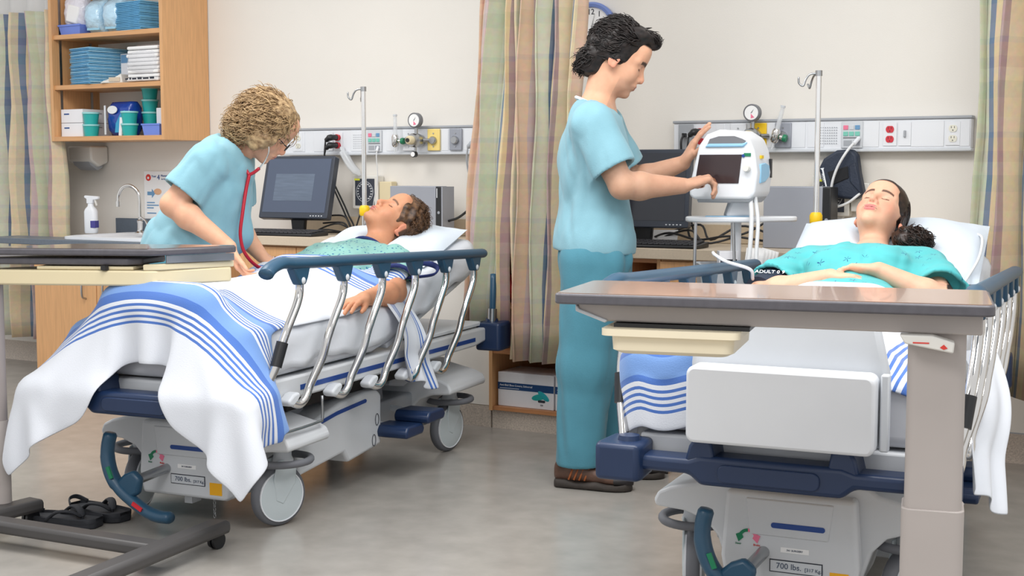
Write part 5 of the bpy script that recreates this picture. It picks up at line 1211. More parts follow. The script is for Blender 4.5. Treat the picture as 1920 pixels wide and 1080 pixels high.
# the loose white sheet bunched at the waist of the right patient
# ---------------- people ----------------
M_scrub = mat('scrub_top_cloth', (128, 174, 188), .85, var=.05, scale=10, bump=.1, bscale=220, sheen=.15)
M_scrubp = mat('scrub_trouser_cloth', (70, 130, 148), .85, var=.05, scale=10, bump=.1, bscale=220, sheen=.1)
def paint(c): 
    k = np.array(lin(c)); return lambda V: np.tile(k, (len(V), 1))
def shoe(parent, heel, toe, L=.285):
    h, d = V3(heel), nrm(V3(toe) - V3(heel)); a = np.array([-d[1], d[0], 0]); b = MB(); b2 = MB(); b3 = MB()
    def ring(x, w, z0, z1, n=16, sq=.8):
        out = []
        for k in range(n):
            q = 2 * PI * k / n; c, s = math.cos(q), math.sin(q); out.append(tuple(h + d * x * L + a * w * math.copysign(abs(c) ** sq, c) + np.array([0, 0, (z0 + z1) / 2 + (z1 - z0) / 2 * math.copysign(abs(s) ** sq, s)])))
        return out
    sec = [(-.01, .022, .03, .085), (.03, .034, .024, .115), (.14, .038, .022, .12), (.28, .039, .022, .115), (.42, .042, .022, .100), (.56, .047, .022, .082), (.70, .050, .022, .068), (.84, .047, .022, .058), (.94, .036, .024, .050), (1.0, .014, .028, .040)]
    up = b.loft([ring(*s) for s in sec]) and b.build('shoe', mat('brown_shoe_leather', (92, 66, 54), .5, var=.3, scale=26, bump=.2, bscale=60), parent, smooth=60)
    b2.loft([ring(x, w * 1.06 + .002, .0, .03 + .006 * math.sin(x * 14), sq=.5) for x, w, _, _ in sec]); b2.build('shoe_sole', mat('shoe_sole', (58, 52, 48), .7, var=.2, scale=30), up, smooth=50)
    b4 = MB(); b4.loft([ring(x, w * 1.05, .022, z, sq=.7) for x, w, z in ((.80, .049, .056), (.88, .045, .056), (.96, .034, .048), (1.02, .012, .04))]); b4.build('toe_cap', mat('shoe_rubber', (34, 30, 32), .55), up, smooth=60)
    for k in range(5):
        x = .44 + k * .075; z = .105 - k * .012; b3.tube([tuple(h + d * x * L + a * .03 + np.array([0, 0, z - .008])), tuple(h + d * (x + .03) * L + np.array([0, 0, z])), tuple(h + d * x * L - a * .03 + np.array([0, 0, z - .008]))], .0028, 6)
    b3.build('laces', M_black, up, smooth=180)
    for s in (-1, 1):
        b5 = MB()
        for k in range(4): b5.tube([tuple(h + d * (.2 + k * .07) * L + a * s * .040 + np.array([0, 0, .035])), tuple(h + d * (.26 + k * .07) * L + a * s * .036 + np.array([0, 0, .08]))], .004, 6)
        b5.build('side_stripes', mat('shoe_orange', (176, 100, 56), .5), up, smooth=180)
# --- male nurse ---
P_ = thing('person', 'standing nurse with black hair in blue scrubs touching the vital signs monitor', 'person', (1.014, -1.216, 0), 30)
DY = .06
ho, hQ = (.120, DY, 1.575), frame((.9, .02, -.43), (.43, 0, .9))
fd = Field(); head_field(fd, ho, hQ, 1.0); nb = V3((.035, DY, 1.36))
fd.cone(V3(ho) + hQ @ np.array([-.03, 0, -.05]), nb, .052, .06, .03)
torso = [((.03, DY, 1.20), (.118, .18, .19)), ((.036, DY, .98), (.118, .165, .2)), ((.036, DY, .84), (.118, .165, .12))]
for c, r in torso: fd.ell(c, r, k=.05)
shN, shF = (.015, -.175 + DY, 1.325), (.075, .175 + DY, 1.335)
fd.cone(shN, nb, .058, .06, .05); fd.cone(shF, nb, .058, .06, .05)
eN, wN, eF, wF = (.118, -.225 + DY, 1.112), (.345, -.13 + DY, 1.112), (.19, .215 + DY, 1.118), (.378, .125 + DY, 1.195)
arm(fd, shN, eN, wN, (.06, .045, .045, .029)); arm(fd, shF, eF, wF, (.06, .045, .045, .028))
hand(fd, V3(wN), (.075, .035, .022), (.05, .05, -1), 1, 1.1, (.1, .7, .8, .85), (.45, .2), curl2=(.55, .7, .75, .8))
hand(fd, V3(wF), (.42, -.08, .85), (.85, .0, -.42), -1, 1.0, (.15, .12, .15, .2), (.75, .1))
legs = [((.03, -.09 + DY, .83), (.0, -.09 + DY, .45), (-.02, -.085 + DY, .08)), ((.055, .08 + DY, .83), (.09, .11 + DY, .45), (.11, .115 + DY, .08))]
for a, b_, c in legs: fd.chain([a, b_, c], [.085, .06, .042])
V, F = field_mesh(fd, [((-.02, -.12, 1.36), (.26, .24, 1.74), .0025), ((.0, -.36, .98), (.56, .02, 1.30), .003), ((.05, .03, .98), (.56, .40, 1.36), .003), ((-.16, -.30, .0), (.22, .40, 1.42), .01)])
def hl_m(x, y, z): return np.where((z < -.075) | (z > .2) | (np.abs(y) > .11) | (x > .13), -1., 0) + np.where(z > -.02, np.maximum(-.02 + .85 * (z - .0) * .3 - x + .035 - .02 * np.abs(y) / .07, z - .075 - .0 * x), -.05 - x)
SK = (220, 168, 138)
np_mesh('body', V, F, M_skin, P_, head_color(V, ho, hQ, 1, SK, (186, 112, 100), (40, 32, 30), (30, 26, 26), 0, hl_m, True))
ft = Field()
for c, r in torso: ft.ell(c, np.array(r) * (1.02, 1.04, 1.0), k=.06)
ft.cone(shN, nb, .062, .058, .06); ft.cone(shF, nb, .062, .058, .06)
ft.ell((.035, DY, .9), (.128, .185, .12), k=.06)
dN, dF = nrm(V3(eN) - shN), nrm(V3(eF) - shF)
garment('scrub_top', ft, M_scrub, P_, .006, .012, [((.03, DY, .868), (-.06, 0, -1))], amp=.005, freq=56, seed=4, stretch=(1, 1, .5), sleeves=[(shN, V3(shN) + dN * .18, .066, .074, dN + (.0, 0, .1)), (shF, V3(shF) + dF * .18, .066, .074, dF)], neck=((.05, DY, 1.392), (.5, 0, .86), (.06, DY, 1.44), .105))
fp = Field(); fp.ell((.036, DY, .85), (.125, .175, .12), k=.05)
fp.chain(legs[0], [.118, .092, .080], .04); fp.chain(legs[1], [.115, .09, .076], .04)
garment('scrub_trousers', fp, M_scrubp, P_, .008, .008, [((0, 0, .93), (0, 0, 1)), ((0, 0, .082), (0, 0, -1))], amp=.007, freq=52, seed=6, stretch=(1, 1, .22), thick=.018)
MB().prism([(-.06, .885), (-.005, .885), (-.005, .915), (-.06, .915)], -.135, -.13, 'Y').build('shirt_vent', M_scrub, P_) if False else None
shoe(P_, (-.105, -.005, 0), (.12, -.075, 0)); shoe(P_, (.03, .165, 0), (.2, .135, 0))
# undershirt collar
MB().tube([tuple(V3((.033, DY, 1.40)) + np.array([.068 * math.cos(q), .066 * math.sin(q), -.035 * math.cos(q)])) for q in np.linspace(0, 2 * PI, 25)[:-1]], .006, 6, closed=True).build('collar', M_paper, P_, smooth=180)
# hair
H_blk = hair_mat('black_hair', (18, 15, 15), (44, 36, 34), .4)
fh = Field(); HP = lambda x, y, z: V3(ho) + hQ @ np.array([x, y, z])
fh.ell(HP(-.018, 0, .045), (.098, .085, .092), hQ, .03); fh.ell(HP(-.075, 0, -.01), (.055, .072, .075), hQ, .03); fh.ell(HP(-.085, 0, -.065), (.042, .06, .04), hQ, .03); fh.ell(HP(.04, 0, .105), (.06, .06, .03), hQ, .03); fh.cone(HP(.06, .02, .115), HP(.105, .01, .105), .022, .012, .02)
for y in (-1, 1): fh.ell(HP(-.03, .07 * y, .025), (.055, .02, .05), hQ, .02)
fh.ell(HP(.115, 0, .005), (.075, .12, .075), hQ, .012, 's')
for y in (-1, 1): fh.ell(HP(.015, .085 * y, -.04), (.035, .03, .03), hQ, .01, 's')
lo, hi = fh.bounds(); D, ax = fh.eval(lo - .02, hi + .02, .003); G = np.stack(np.meshgrid(*ax, indexing='ij'), -1); nr = np.abs(D) < .03; D[nr] += folds(G[nr], .006, 85, 3); V, F = surf(D, lo - .02, .003)
hair_o = np_mesh('hair', relax(V, F, 1), F, H_blk, P_)
def ell_roots(c, Q, r, n, seed, test):
    g = np.random.default_rng(seed); out = []
    while len(out) < n:
        d = nrm(g.normal(size=3)); 
        if test(d): out.append((V3(c) + Q @ (d * r), Q @ nrm(d / r), (V3(c), Q, V3(r))))
    return out
strands('hair_locks', ell_roots(HP(-.02, 0, .043), hQ, np.array([.102, .094, .097]), 520, 2, lambda d: d[0] < .62 and d[2] > -.5 and not (d[0] > .2 and abs(d[1]) > .75 and d[2] < .2)), lambda p, n: hQ @ np.array([-.9, 0, -.35]) - n * np.dot(hQ @ np.array([-.9, 0, -.35]), n) + n * .12, 10, .09, .009, 7, .0032, H_blk, hair_o, 5, .014)
strands('nape_locks', ell_roots(HP(-.085, 0, -.05), hQ, np.array([.045, .062, .05]), 150, 9, lambda d: d[0] < .2), lambda p, n: hQ @ np.array([-.55, 0, -.75]) + n * .3, 9, .06, .009, 8, .003, H_blk, hair_o, 6, .022)
strands('forelock', ell_roots(HP(.06, 0, .112), hQ, np.array([.04, .05, .02]), 90, 4, lambda d: d[2] > 0), lambda p, n: hQ @ np.array([.8, .1, .1]) + n * .3, 8, .06, .006, 5, .0025, H_blk, hair_o, 8, .02)
# --- leaning female nurse ---
P_ = thing('person', 'leaning nurse with curly blond hair in blue scrubs at the left stretcher', 'person', (-.544, -1.758, 0), 30)
ho, hQ = (.405, 0, 1.335), frame((.72, .05, -.68), (.68, 0, .74))
fd = Field(); head_field(fd, ho, hQ, .98, True); nb = V3((.25, 0, 1.235))
fd.cone(V3(ho) + hQ @ np.array([-.03, 0, -.05]), nb, .048, .055, .03)
ax_ = frame((.9, 0, -.4), (.4, 0, .9))
torso = [((.20, 0, 1.10), (.115, .165, .18)), ((.125, 0, .94), (.125, .16, .18)), ((.07, 0, .83), (.13, .17, .12))]
for c, r in torso: fd.ell(c, r, ax_, .05)
shN, shF = (.215, -.165, 1.205), (.24, .165, 1.225)
fd.cone(shN, nb, .052, .055, .05); fd.cone(shF, nb, .052, .055, .05)
eN, wN, eF, wF = (.085, -.215, 1.04), (.305, -.26, .885), (.235, .21, .94), (.35, .13, .825)
arm(fd, shN, eN, wN, (.055, .043, .043, .026)); arm(fd, shF, eF, wF, (.05, .042, .04, .026))
hand(fd, V3(wN), (.12, -.02, -.28), (.9, .1, .35), 1, .95, (.35, .4, .45, .5), (.5, .2)); hand(fd, V3(wF), (.8, -.1, -.35), (-.3, 0, -.95), -1, .95, (.3, .35, .4, .45), (.5, .2))
legs = [((.06, -.085, .8), (.04, -.085, .45), (.02, -.085, .08)), ((.08, .085, .8), (.10, .085, .45), (.10, .085, .08))]
for a, b_, c in legs: fd.chain([a, b_, c], [.085, .06, .042])
V, F = field_mesh(fd, [((.26, -.14, 1.16), (.56, .14, 1.50), .003), ((.03, -.34, .74), (.42, -.12, 1.16), .003), ((.15, .06, .74), (.54, .30, 1.05), .003), ((-.10, -.30, .0), (.46, .30, 1.28), .011)])
np_mesh('body', V, F, M_skin, P_, head_color(V, ho, hQ, .98, (222, 166, 136), (190, 110, 104), (120, 90, 60), (140, 108, 74), .2, lambda x, y, z: np.where(z > -.03, .03 - x, -.1)))
ft = Field()
for c, r in torso: ft.ell(c, np.array(r) * 1.03, ax_, .06)
ft.ell((.10, 0, .88), (.165, .18, .12), k=.06); ft.cone((.24, 0, 1.1), (.28, 0, .92), .06, .05, .06)
ft.cone(shN, nb, .058, .055, .06); ft.cone(shF, nb, .058, .055, .06)
dN, dF = nrm(V3(eN) - shN), nrm(V3(eF) - shF)
garment('scrub_top', ft, M_scrub, P_, .006, .012, [((.05, 0, .78), (-.1, 0, -1))], amp=.007, freq=58, seed=14, stretch=(1, 1, .6), sleeves=[(shN, V3(shN) + dN * .16, .062, .07, dN + (.1, 0, .1)), (shF, V3(shF) + dF * .2, .062, .07, dF)], neck=((.275, 0, 1.262), (.62, 0, .78), (.30, 0, 1.29), .10))
fp = Field(); fp.ell((.07, 0, .82), (.135, .175, .12), k=.05); fp.chain(legs[0], [.115, .09, .08], .04); fp.chain(legs[1], [.115, .09, .08], .04)
garment('scrub_trousers', fp, M_scrubp, P_, .01, .008, [((0, 0, .9), (0, 0, 1)), ((0, 0, .07), (0, 0, -1))], amp=.006, freq=45, seed=16, stretch=(1, 1, .3), thick=.022)
shoe(P_, (-.06, -.085, 0), (.2, -.095, 0), .26); shoe(P_, (.02, .085, 0), (.28, .08, 0), .26)
H_bl = hair_mat('curly_blond_hair', (124, 96, 66), (198, 168, 126), .5)
fh = Field(); HP = lambda x, y, z: V3(ho) + hQ @ np.array([x, y, z])
fh.ell(HP(-.02, 0, .04), (.118, .105, .095), hQ, .03); fh.ell(HP(-.075, 0, -.045), (.06, .09, .085), hQ, .04)
for y in (-1, 1): fh.ell(HP(-.0, .085 * y, -.01), (.07, .035, .085), hQ, .03)
fh.ell(HP(.13, 0, -.02), (.07, .10, .08), hQ, .012, 's')
lo, hi = fh.bounds(); D, ax = fh.eval(lo - .02, hi + .02, .0035); G = np.stack(np.meshgrid(*ax, indexing='ij'), -1); nr = np.abs(D) < .03; D[nr] += folds(G[nr], .005, 90, 5); V, F = surf(D, lo - .02, .0035)
hair_o = np_mesh('hair', relax(V, F, 1), F, H_bl, P_)
strands('hair_curls', ell_roots(HP(-.02, 0, .02), hQ, np.array([.122, .124, .108]), 800, 22, lambda d: d[0] < .72), lambda p, n: hQ @ np.array([-.35, 0, -.8]) - n * np.dot(hQ @ np.array([-.35, 0, -.8]), n) * .8 + n * .1, 12, .10, .011, 11, .0024, H_bl, hair_o, 15, .02)
strands('side_curls', ell_roots(HP(-.05, 0, -.045), hQ, np.array([.085, .115, .085]), 420, 23, lambda d: d[0] < .55 and (abs(d[1]) > .4 or d[0] < -.3)), lambda p, n: hQ @ np.array([-.3, 0, -.85]) + n * .15, 12, .08, .011, 11, .0024, H_bl, hair_o, 16, .024)
gl = MB(); gl.tube(spline([HP(.0, -.078, .008), HP(.06, -.076, .004), HP(.102, -.06, -.002), HP(.112, -.03, -.004)], 4), .0022, 6); g = gl.build('glasses', M_black, P_, smooth=180); MB().tube([tuple(HP(.112, -.031 + .021 * math.cos(q), -.006 + .016 * math.sin(q))) for q in np.linspace(0, 2 * PI, 17)[:-1]], .0018, 6, closed=True).build('lens_rim', M_black, g, smooth=180)
# stethoscope
t = thing('stethoscope', 'red stethoscope hanging from the leaning nurse toward the bed', 'stethoscope', (-.544, -1.758, 0), 30)
a = spline([(.315, -.07, 1.235), (.318, -.075, 1.2), (.335, -.07, 1.165), (.345, -.07, 1.15)], 6); MB().tube(a, .0065, 8).build('yoke_tube', M_steth, t, smooth=180)
MB().tube(spline([(.345, -.07, 1.15), (.365, -.072, 1.16), (.385, -.075, 1.175)], 5), .0065, 8).build('yoke_tube', M_steth, t, smooth=180); MB().tube(spline([(.385, -.075, 1.175), (.41, -.085, 1.205), (.425, -.088, 1.24), (.42, -.085, 1.29)], 5), .003, 8).build('ear_tube', M_chrome, t, smooth=180)
MB().tube(spline([(.345, -.07, 1.15), (.333, -.08, 1.09), (.322, -.1, 1.0), (.315, -.11, .92), (.33, -.10, .85), (.37, -.05, .795), (.415, .03, .775)], 8), .0068, 10).build('main_tube', M_steth, t, smooth=180); MB().lathe([(0, 0), (.022, 0), (.022, .008), (.01, .014), (0, .014)], 20, (.42, .04, .768)).build('chest_piece', M_chrome, t, smooth=40)
# --- patients (bed frame: x across, y toward the head, z up) ---
def gown_mat(name, base, spots, kind):
    m, nt, N, L, b = nodes_mat(name, .85); tc = N.new('ShaderNodeTexCoord'); no = N.new('ShaderNodeTexNoise'); no.inputs['Scale'].default_value = 9; L.new(tc.outputs['Object'], no.inputs[0])
    r = ramp(N, [(.3, tuple(int(x * .93) for x in base)), (.7, base)], 'LINEAR'); L.new(no.outputs[0], r.inputs[0]); out = r.outputs[0]
    mp = N.new('ShaderNodeMapping'); mp.inputs['Scale'].default_value = (1, 1, 1) if kind == 'dots' else (1, 1, .9); L.new(tc.outputs['Object'], mp.inputs[0])
    vo = N.new('ShaderNodeTexVoronoi'); vo.inputs['Scale'].default_value = 58 if kind == 'dots' else 19; vo.inputs['Randomness'].default_value = .75; L.new(mp.outputs[0], vo.inputs[0]); d = vo.outputs['Distance']
    if kind == 'stars':
        sub = N.new('ShaderNodeVectorMath'); sub.operation = 'SUBTRACT'; L.new(mp.outputs[0], sub.inputs[0]); L.new(vo.outputs['Position'], sub.inputs[1]); sp = N.new('ShaderNodeSeparateXYZ'); L.new(sub.outputs[0], sp.inputs[0])
        an_ = math_n(N, L, 'ARCTAN2', sp.outputs[1], sp.outputs[0]); cs = math_n(N, L, 'ABSOLUTE', math_n(N, L, 'COSINE', math_n(N, L, 'MULTIPLY', an_, 2.5))); lim = math_n(N, L, 'ADD', math_n(N, L, 'MULTIPLY', math_n(N, L, 'POWER', cs, 7.0), .24), .03); k = math_n(N, L, 'LESS_THAN', d, lim)
    else: k = math_n(N, L, 'LESS_THAN', d, .25)
    mx = N.new('ShaderNodeMix'); mx.data_type = 'RGBA'; L.new(k, mx.inputs[0]); L.new(out, mx.inputs[6]); mx.inputs[7].default_value = (*lin(spots), 1)
    L.new(mx.outputs[2], b.inputs['Base Color']); b.inputs['Sheen Weight'].default_value = .1; return m
M_gown1 = gown_mat('dotted_gown', (136, 188, 180), (44, 104, 140), 'dots'); M_gown2 = gown_mat('star_gown', (82, 184, 188), (24, 84, 130), 'stars')
(u_, v_, _), an = BED[1]
P_ = thing('person', 'patient with short curly brown hair lying in a dotted gown', 'person', (u_, v_, 0), an)
hQ = frame((-.2, -.45, .87), (.6, .70, .38)); ho = (.09, 1.50, .955)
fd = Field(); head_field(fd, ho, hQ, .98, True); nb = V3((.045, 1.325, .82))
fd.cone(V3(ho) + hQ @ np.array([-.02, 0, -.06]), nb, .05, .055, .03)
torso = [((.03, 1.17, .775), (.165, .19, .09)), ((.02, .95, .735), (.145, .2, .062))]
for c, r in torso: fd.ell(c, r, k=.05)
shR, shL = (.205, 1.26, .80), (-.13, 1.28, .80); fd.cone(shR, nb, .052, .055, .05); fd.cone(shL, nb, .052, .055, .05)
eR, wR, eL, wL = (.332, 1.035, .716), (.335, .80, .712), (-.205, 1.08, .715), (-.21, .86, .70)
arm(fd, shR, eR, wR, (.052, .043, .04, .026)); arm(fd, shL, eL, wL, (.052, .043, .04, .026))
hand(fd, V3(wR), (0, -1, -.06), (0, -.08, -1), 1, .95, (.18, .2, .22, .25), (.4, .3)); hand(fd, V3(wL), (.1, -1, 0), (0, 0, -1), -1, .95, (.2, .2, .25, .25), (.4, .3))
for s in (-1, 1): fd.chain([(.09 * s, .9, .715), (.095 * s, .55, .712), (.1 * s, .18, .71)], [.052, .05, .042]); fd.cone((.1 * s, .17, .71), (.1 * s, .12, .75), .035, .028)
V, F = field_mesh(fd, [((-.08, 1.32, .80), (.24, 1.66, 1.12), .0025), ((.25, .58, .66), (.42, 1.18, .82), .003), ((-.36, .55, .66), (.30, 1.38, .95), .01), ((-.2, .05, .64), (.2, .6, .83), .011)])
np_mesh('body', V, F, M_skin, P_, head_color(V, ho, hQ, .98, (206, 146, 112), (182, 104, 98), (96, 66, 46), (74, 52, 38), .15, lambda x, y, z: np.maximum(np.where(z > -.035, -.012 - x, -.1), np.where(z > .03, .085 - x - (.1 - z) * .5 - .05 + z * .2, -.1) * .0 + (z - .088))))
ft = Field()
for c, r in torso + [((.02, .8, .72), (.15, .3, .07))]: ft.ell(c, np.array(r) * (1.05, 1.02, 1.08), k=.06)
ft.cone(shR, nb, .06, .05, .06); ft.cone(shL, nb, .06, .05, .06)
dR, dL = nrm(V3(eR) - shR), nrm(V3(eL) - shL)
gt = garment('gown', ft, M_gown1, P_, .006, .012, [((0, .95, .8), (0, -1, 0))], amp=.0055, freq=75, seed=24, stretch=(1, .6, 1), sleeves=[(shR, V3(shR) + dR * .205, .062, .07, dR), (shL, V3(shL) + dL * .14, .06, .066, dL)], neck=((.05, 1.345, .845), (0, .75, .66), (.05, 1.40, .89), .095))
def cuff_ring(p, d, r, m, parent, name, rt=.009, sq=(1, 1)):
    d = nrm(d); a = nrm(np.cross(d, (0, 0, 1))); c = np.cross(d, a); return MB().tube([tuple(V3(p) + r * (sq[0] * a * math.cos(q) + sq[1] * c * math.sin(q))) for q in np.linspace(0, 2 * PI, 25)[:-1]], rt, 6, closed=True).build(name, m, parent, smooth=180)
M_trim = mat('navy_gown_trim', (34, 48, 104), .8)
cuff_ring(V3(shR) + dR * .20, dR, .079, M_trim, gt, 'sleeve_trim'); cuff_ring((.05, 1.345, .85), (0, .75, .66), .068, M_trim, gt, 'neck_trim', .007)
MB().tube(spline([(.30, 1.16, .80), (.36, 1.2, .815), (.415, 1.22, .80), (.425, 1.18, .775), (.37, 1.14, .765), (.31, 1.12, .76)], 5), .007, 8, flat=(1.6, .6)).build('gown_tie', M_trim, gt, smooth=180)
H_br = hair_mat('curly_brown_hair', (52, 34, 24), (116, 84, 58), .45)
HP = lambda x, y, z: V3(ho) + hQ @ np.array([x, y, z])
fh = Field(); fh.ell(HP(-.008, 0, .04), (.106, .086, .100), hQ, .02); fh.ell(HP(-.06, 0, -.03), (.05, .068, .06), hQ, .02); fh.ell(HP(.115, 0, -.02), (.085, .10, .095), hQ, .01, 's')
for y in (-1, 1): fh.ell(HP(.0, .09 * y, -.03), (.036, .03, .04), hQ, .008, 's')
lo, hi = fh.bounds(); D, ax = fh.eval(lo - .02, hi + .02, .003); G = np.stack(np.meshgrid(*ax, indexing='ij'), -1); nr = np.abs(D) < .03; D[nr] += folds(G[nr], .004, 150, 7); V, F = surf(D, lo - .02, .003)
hair_o = np_mesh('hair', relax(V, F, 1), F, H_br, P_)
strands('hair_curls', ell_roots(HP(-.008, 0, .04), hQ, np.array([.106, .087, .100]), 560, 31, lambda d: (d[0] < .3 or d[2] > .62) and not (d[0] > -.1 and d[2] < -.05)), lambda p, n: hQ @ np.array([-.7, 0, -.2]), 12, .045, .008, 15, .0017, H_br, hair_o, 25, .014)
strands('nape_curls', ell_roots(HP(-.06, 0, -.03), hQ, np.array([.05, .07, .06]), 160, 32, lambda d: d[0] < .3), lambda p, n: hQ @ np.array([-.4, 0, -.6]), 11, .04, .008, 14, .0017, H_br, hair_o, 26, .012)
(u_, v_, _), an = BED[2]
P_ = thing('person', 'patient with dark tied hair lying in a turquoise gown, hands folded', 'person', (u_, v_, 0), an)
hQ = frame((-.06, -.62, .78), (.20, .76, .62)); ho = (.012, 1.50, 1.015)
fd = Field(); head_field(fd, ho, hQ, .97, True); nb = V3((.005, 1.36, .865))
fd.cone(V3(ho) + hQ @ np.array([-.02, 0, -.06]), nb, .046, .052, .03)
torso = [((.005, 1.19, .82), (.16, .18, .09)), ((.005, .95, .755), (.145, .2, .075))]
for c, r in torso: fd.ell(c, r, k=.05)
for s in (-1, 1): fd.ell((.075 * s, 1.16, .865), (.06, .06, .04), k=.04)
shR, shL = (.185, 1.285, .845), (-.18, 1.285, .845); fd.cone(shR, nb, .048, .05, .05); fd.cone(shL, nb, .048, .05, .05)
eR, wR, eL, wL = (.275, 1.03, .775), (.085, 1.0, .866), (-.285, 1.03, .775), (-.05, .95, .845)
arm(fd, shR, eR, wR, (.048, .04, .037, .025)); arm(fd, shL, eL, wL, (.048, .04, .037, .025))
hand(fd, V3(wR), (-1, .0, .02), (-.1, -.35, -1), -1, .93, (.25, .28, .3, .35), (.35, .3), spread=.03); hand(fd, V3(wL), (1, -.08, -.03), (.05, -.2, -1), 1, .93, (.3, .3, .35, .4), (.3, .3), spread=.03)
for s in (-1, 1): fd.chain([(.09 * s, .9, .715), (.095 * s, .55, .712), (.1 * s, .18, .71)], [.052, .05, .042])
V, F = field_mesh(fd, [((-.12, 1.33, .84), (.14, 1.66, 1.2), .0025), ((-.31, .88, .74), (.31, 1.07, .92), .003), ((-.36, .55, .66), (.36, 1.40, .95), .01), ((-.2, .05, .64), (.2, .6, .83), .011)])
np_mesh('body', V, F, M_skin, P_, head_color(V, ho, hQ, .97, (226, 174, 146), (200, 106, 108), (70, 46, 36), (44, 30, 26), .5, lambda x, y, z: np.maximum(np.where(z > -.03, .012 - x, -.1), z - .066 + 3.5 * y * y - .0)))
ft = Field()
for c, r in torso + [((.0, .8, .72), (.15, .3, .07))]: ft.ell(c, np.array(r) * (1.05, 1.02, 1.06), k=.06)
for s in (-1, 1): ft.ell((.075 * s, 1.16, .868), (.065, .065, .042), k=.05)
ft.cone(shR, nb, .058, .05, .06); ft.cone(shL, nb, .058, .05, .06)
dR, dL = nrm(V3(eR) - shR), nrm(V3(eL) - shL)
gt = garment('gown', ft, M_gown2, P_, .006, .012, [((0, .86, .8), (0, -1, 0))], amp=.0055, freq=75, seed=34, stretch=(1, .6, 1), sleeves=[(shR, V3(shR) + dR * .22, .062, .074, dR), (shL, V3(shL) + dL * .22, .062, .074, dL)], neck=((.01, 1.36, .885), (0, .7, .72), (.01, 1.39, .91), .095))
cuff_ring((.01, 1.35, .872), (0, .72, .7), .064, M_paper, gt, 'neck_trim', .007)
H_dk = hair_mat('dark_brown_hair', (22, 15, 13), (58, 40, 32), .38)
HP = lambda x, y, z: V3(ho) + hQ @ np.array([x, y, z])
fh = Field(); fh.ell(HP(-.008, 0, .036), (.1035, .081, .096), hQ, .02); fh.ell(HP(.118, 0, -.03), (.085, .105, .098), hQ, .012, 's')
for y in (-1, 1): fh.ell(HP(.0, .09 * y, -.045), (.045, .035, .05), hQ, .008, 's')
lo, hi = fh.bounds(); D, ax = fh.eval(lo - .02, hi + .02, .003); V, F = surf(D, lo - .02, .003)
hair_o = np_mesh('hair', relax(V, F, 1), F, H_dk, P_)
strands('hair_strands', ell_roots(HP(-.008, 0, .036), hQ, np.array([.104, .0815, .0965]), 260, 41, lambda d: (d[0] < .2 or d[2] > .72) and d[2] > -.3), lambda p, n: hQ @ np.array([-.8, 0, -.3]) - n * np.dot(hQ @ np.array([-.8, 0, -.3]), n), 8, .06, .0012, 3, .0012, H_dk, hair_o, 35, .001)
bun = V3((.115, 1.40, .945)); fb_ = Field(); fb_.ell(bun, (.05, .05, .036), k=.02); fb_.ell(bun + (.03, .0, -.01), (.04, .045, .03), k=.02); fb_.cone(bun + (-.03, .05, 0), bun, .025, .03, .02); lo, hi = fb_.bounds(); D, ax = fb_.eval(lo - .02, hi + .02, .003); G = np.stack(np.meshgrid(*ax, indexing='ij'), -1); nr = np.abs(D) < .03; D[nr] += folds(G[nr], .004, 120, 9); V, F = surf(D, lo - .02, .003); np_mesh('ponytail', relax(V, F, 1), F, H_dk, hair_o)
strands('ponytail_curls', ell_roots(bun + (.012, 0, -.003), np.eye(3), np.array([.06, .05, .037]), 150, 42, lambda d: d[2] > -.5), lambda p, n: np.array([.7, -.3, -.2]) + n * .2, 10, .07, .010, 8, .0024, H_dk, hair_o, 36, .012)
t = thing('blood_pressure_cuff', 'navy cuff with white lettering on the arm of the turquoise-gowned patient', 'cuff', (u_, v_, 0), an)
c0 = V3(shL) + dL * .20; c1 = V3(shL) + dL * .285
MB().cyl(tuple(c0), tuple(c1), .064, .06, n=26).build('cuff_wrap', M_cuff, t); lettering('ADULT 0 9', .02, M_inkw, t, tuple((c0 + c1) / 2 + np.array([.012, -.03, .062])), (38, 0, 0))
MB().tube(spline([tuple(c1 + (-.02, -.02, .05)), (-.30, .95, .86), (-.36, .9, .885), (-.42, .98, .90), (-.46, 1.1, .9)], 6), .0055, 8).build('cuff_hose', M_tubing, t, smooth=180)
t = thing('oxygen_line', 'thin white line running down the right pillow and mattress', 'tube', (u_, v_, 0), an); MB().tube(spline([(.31, 1.62, .955), (.335, 1.55, .94), (.335, 1.42, .88), (.30, 1.28, .80), (.29, 1.15, .75)], 6), .0045, 8).build('line', M_tubing, t, smooth=180)
# ---------------- vital signs monitor on its rolling stand ----------------
t = thing('vital_signs_stand', 'white rolling stand with tray under the vital signs monitor', 'medical stand', (1.445, -.82, 0), 30)
MB().cyl((0, 0, .1), (0, 0, 1.0), .02).build('pole', M_white, t)
for k in range(5):
    q = R(72 * k + 20); l = MB().tube([(0, 0, .1), (.26 * math.cos(q), .26 * math.sin(q), .075)], [.028, .018], 10).build('base_leg', M_white, t, smooth=60)
    MB().lathe([(0, -.012), (.03, -.012), (.03, .012), (0, .012)], 16, (.26 * math.cos(q), .26 * math.sin(q), .03), 'X').build('caster', M_mgrey, l)
    MB().cyl((.26 * math.cos(q), .26 * math.sin(q), .03), (.26 * math.cos(q), .26 * math.sin(q), .07), .01).build('stem', M_white, l)
tr = MB().prism([(-.20 + .11 * (1 - math.cos(q)) if False else -.09 - .10 * math.cos(q), .085 * math.sin(q)) for q in np.linspace(-PI / 2, PI / 2, 12)] + [(.06, .09), (.12, .06), (.225, .045), (.235, .02), (.21, .0), (.12, -.03), (.05, -.085)], .975, .995).build('tray', M_white, t, bevel=.006)
MB().prism([(-.12, -.03), (.04, -.045), (.05, .0), (-.11, .01)], .9945, .998).build('grip_recess', M_hblue, tr)
MB().prism([(-.045, .995), (.06, .995), (.045, 1.07), (-.02, 1.07)], -.04, .04, 'Y').build('mount_neck', M_white, t, bevel=.01)
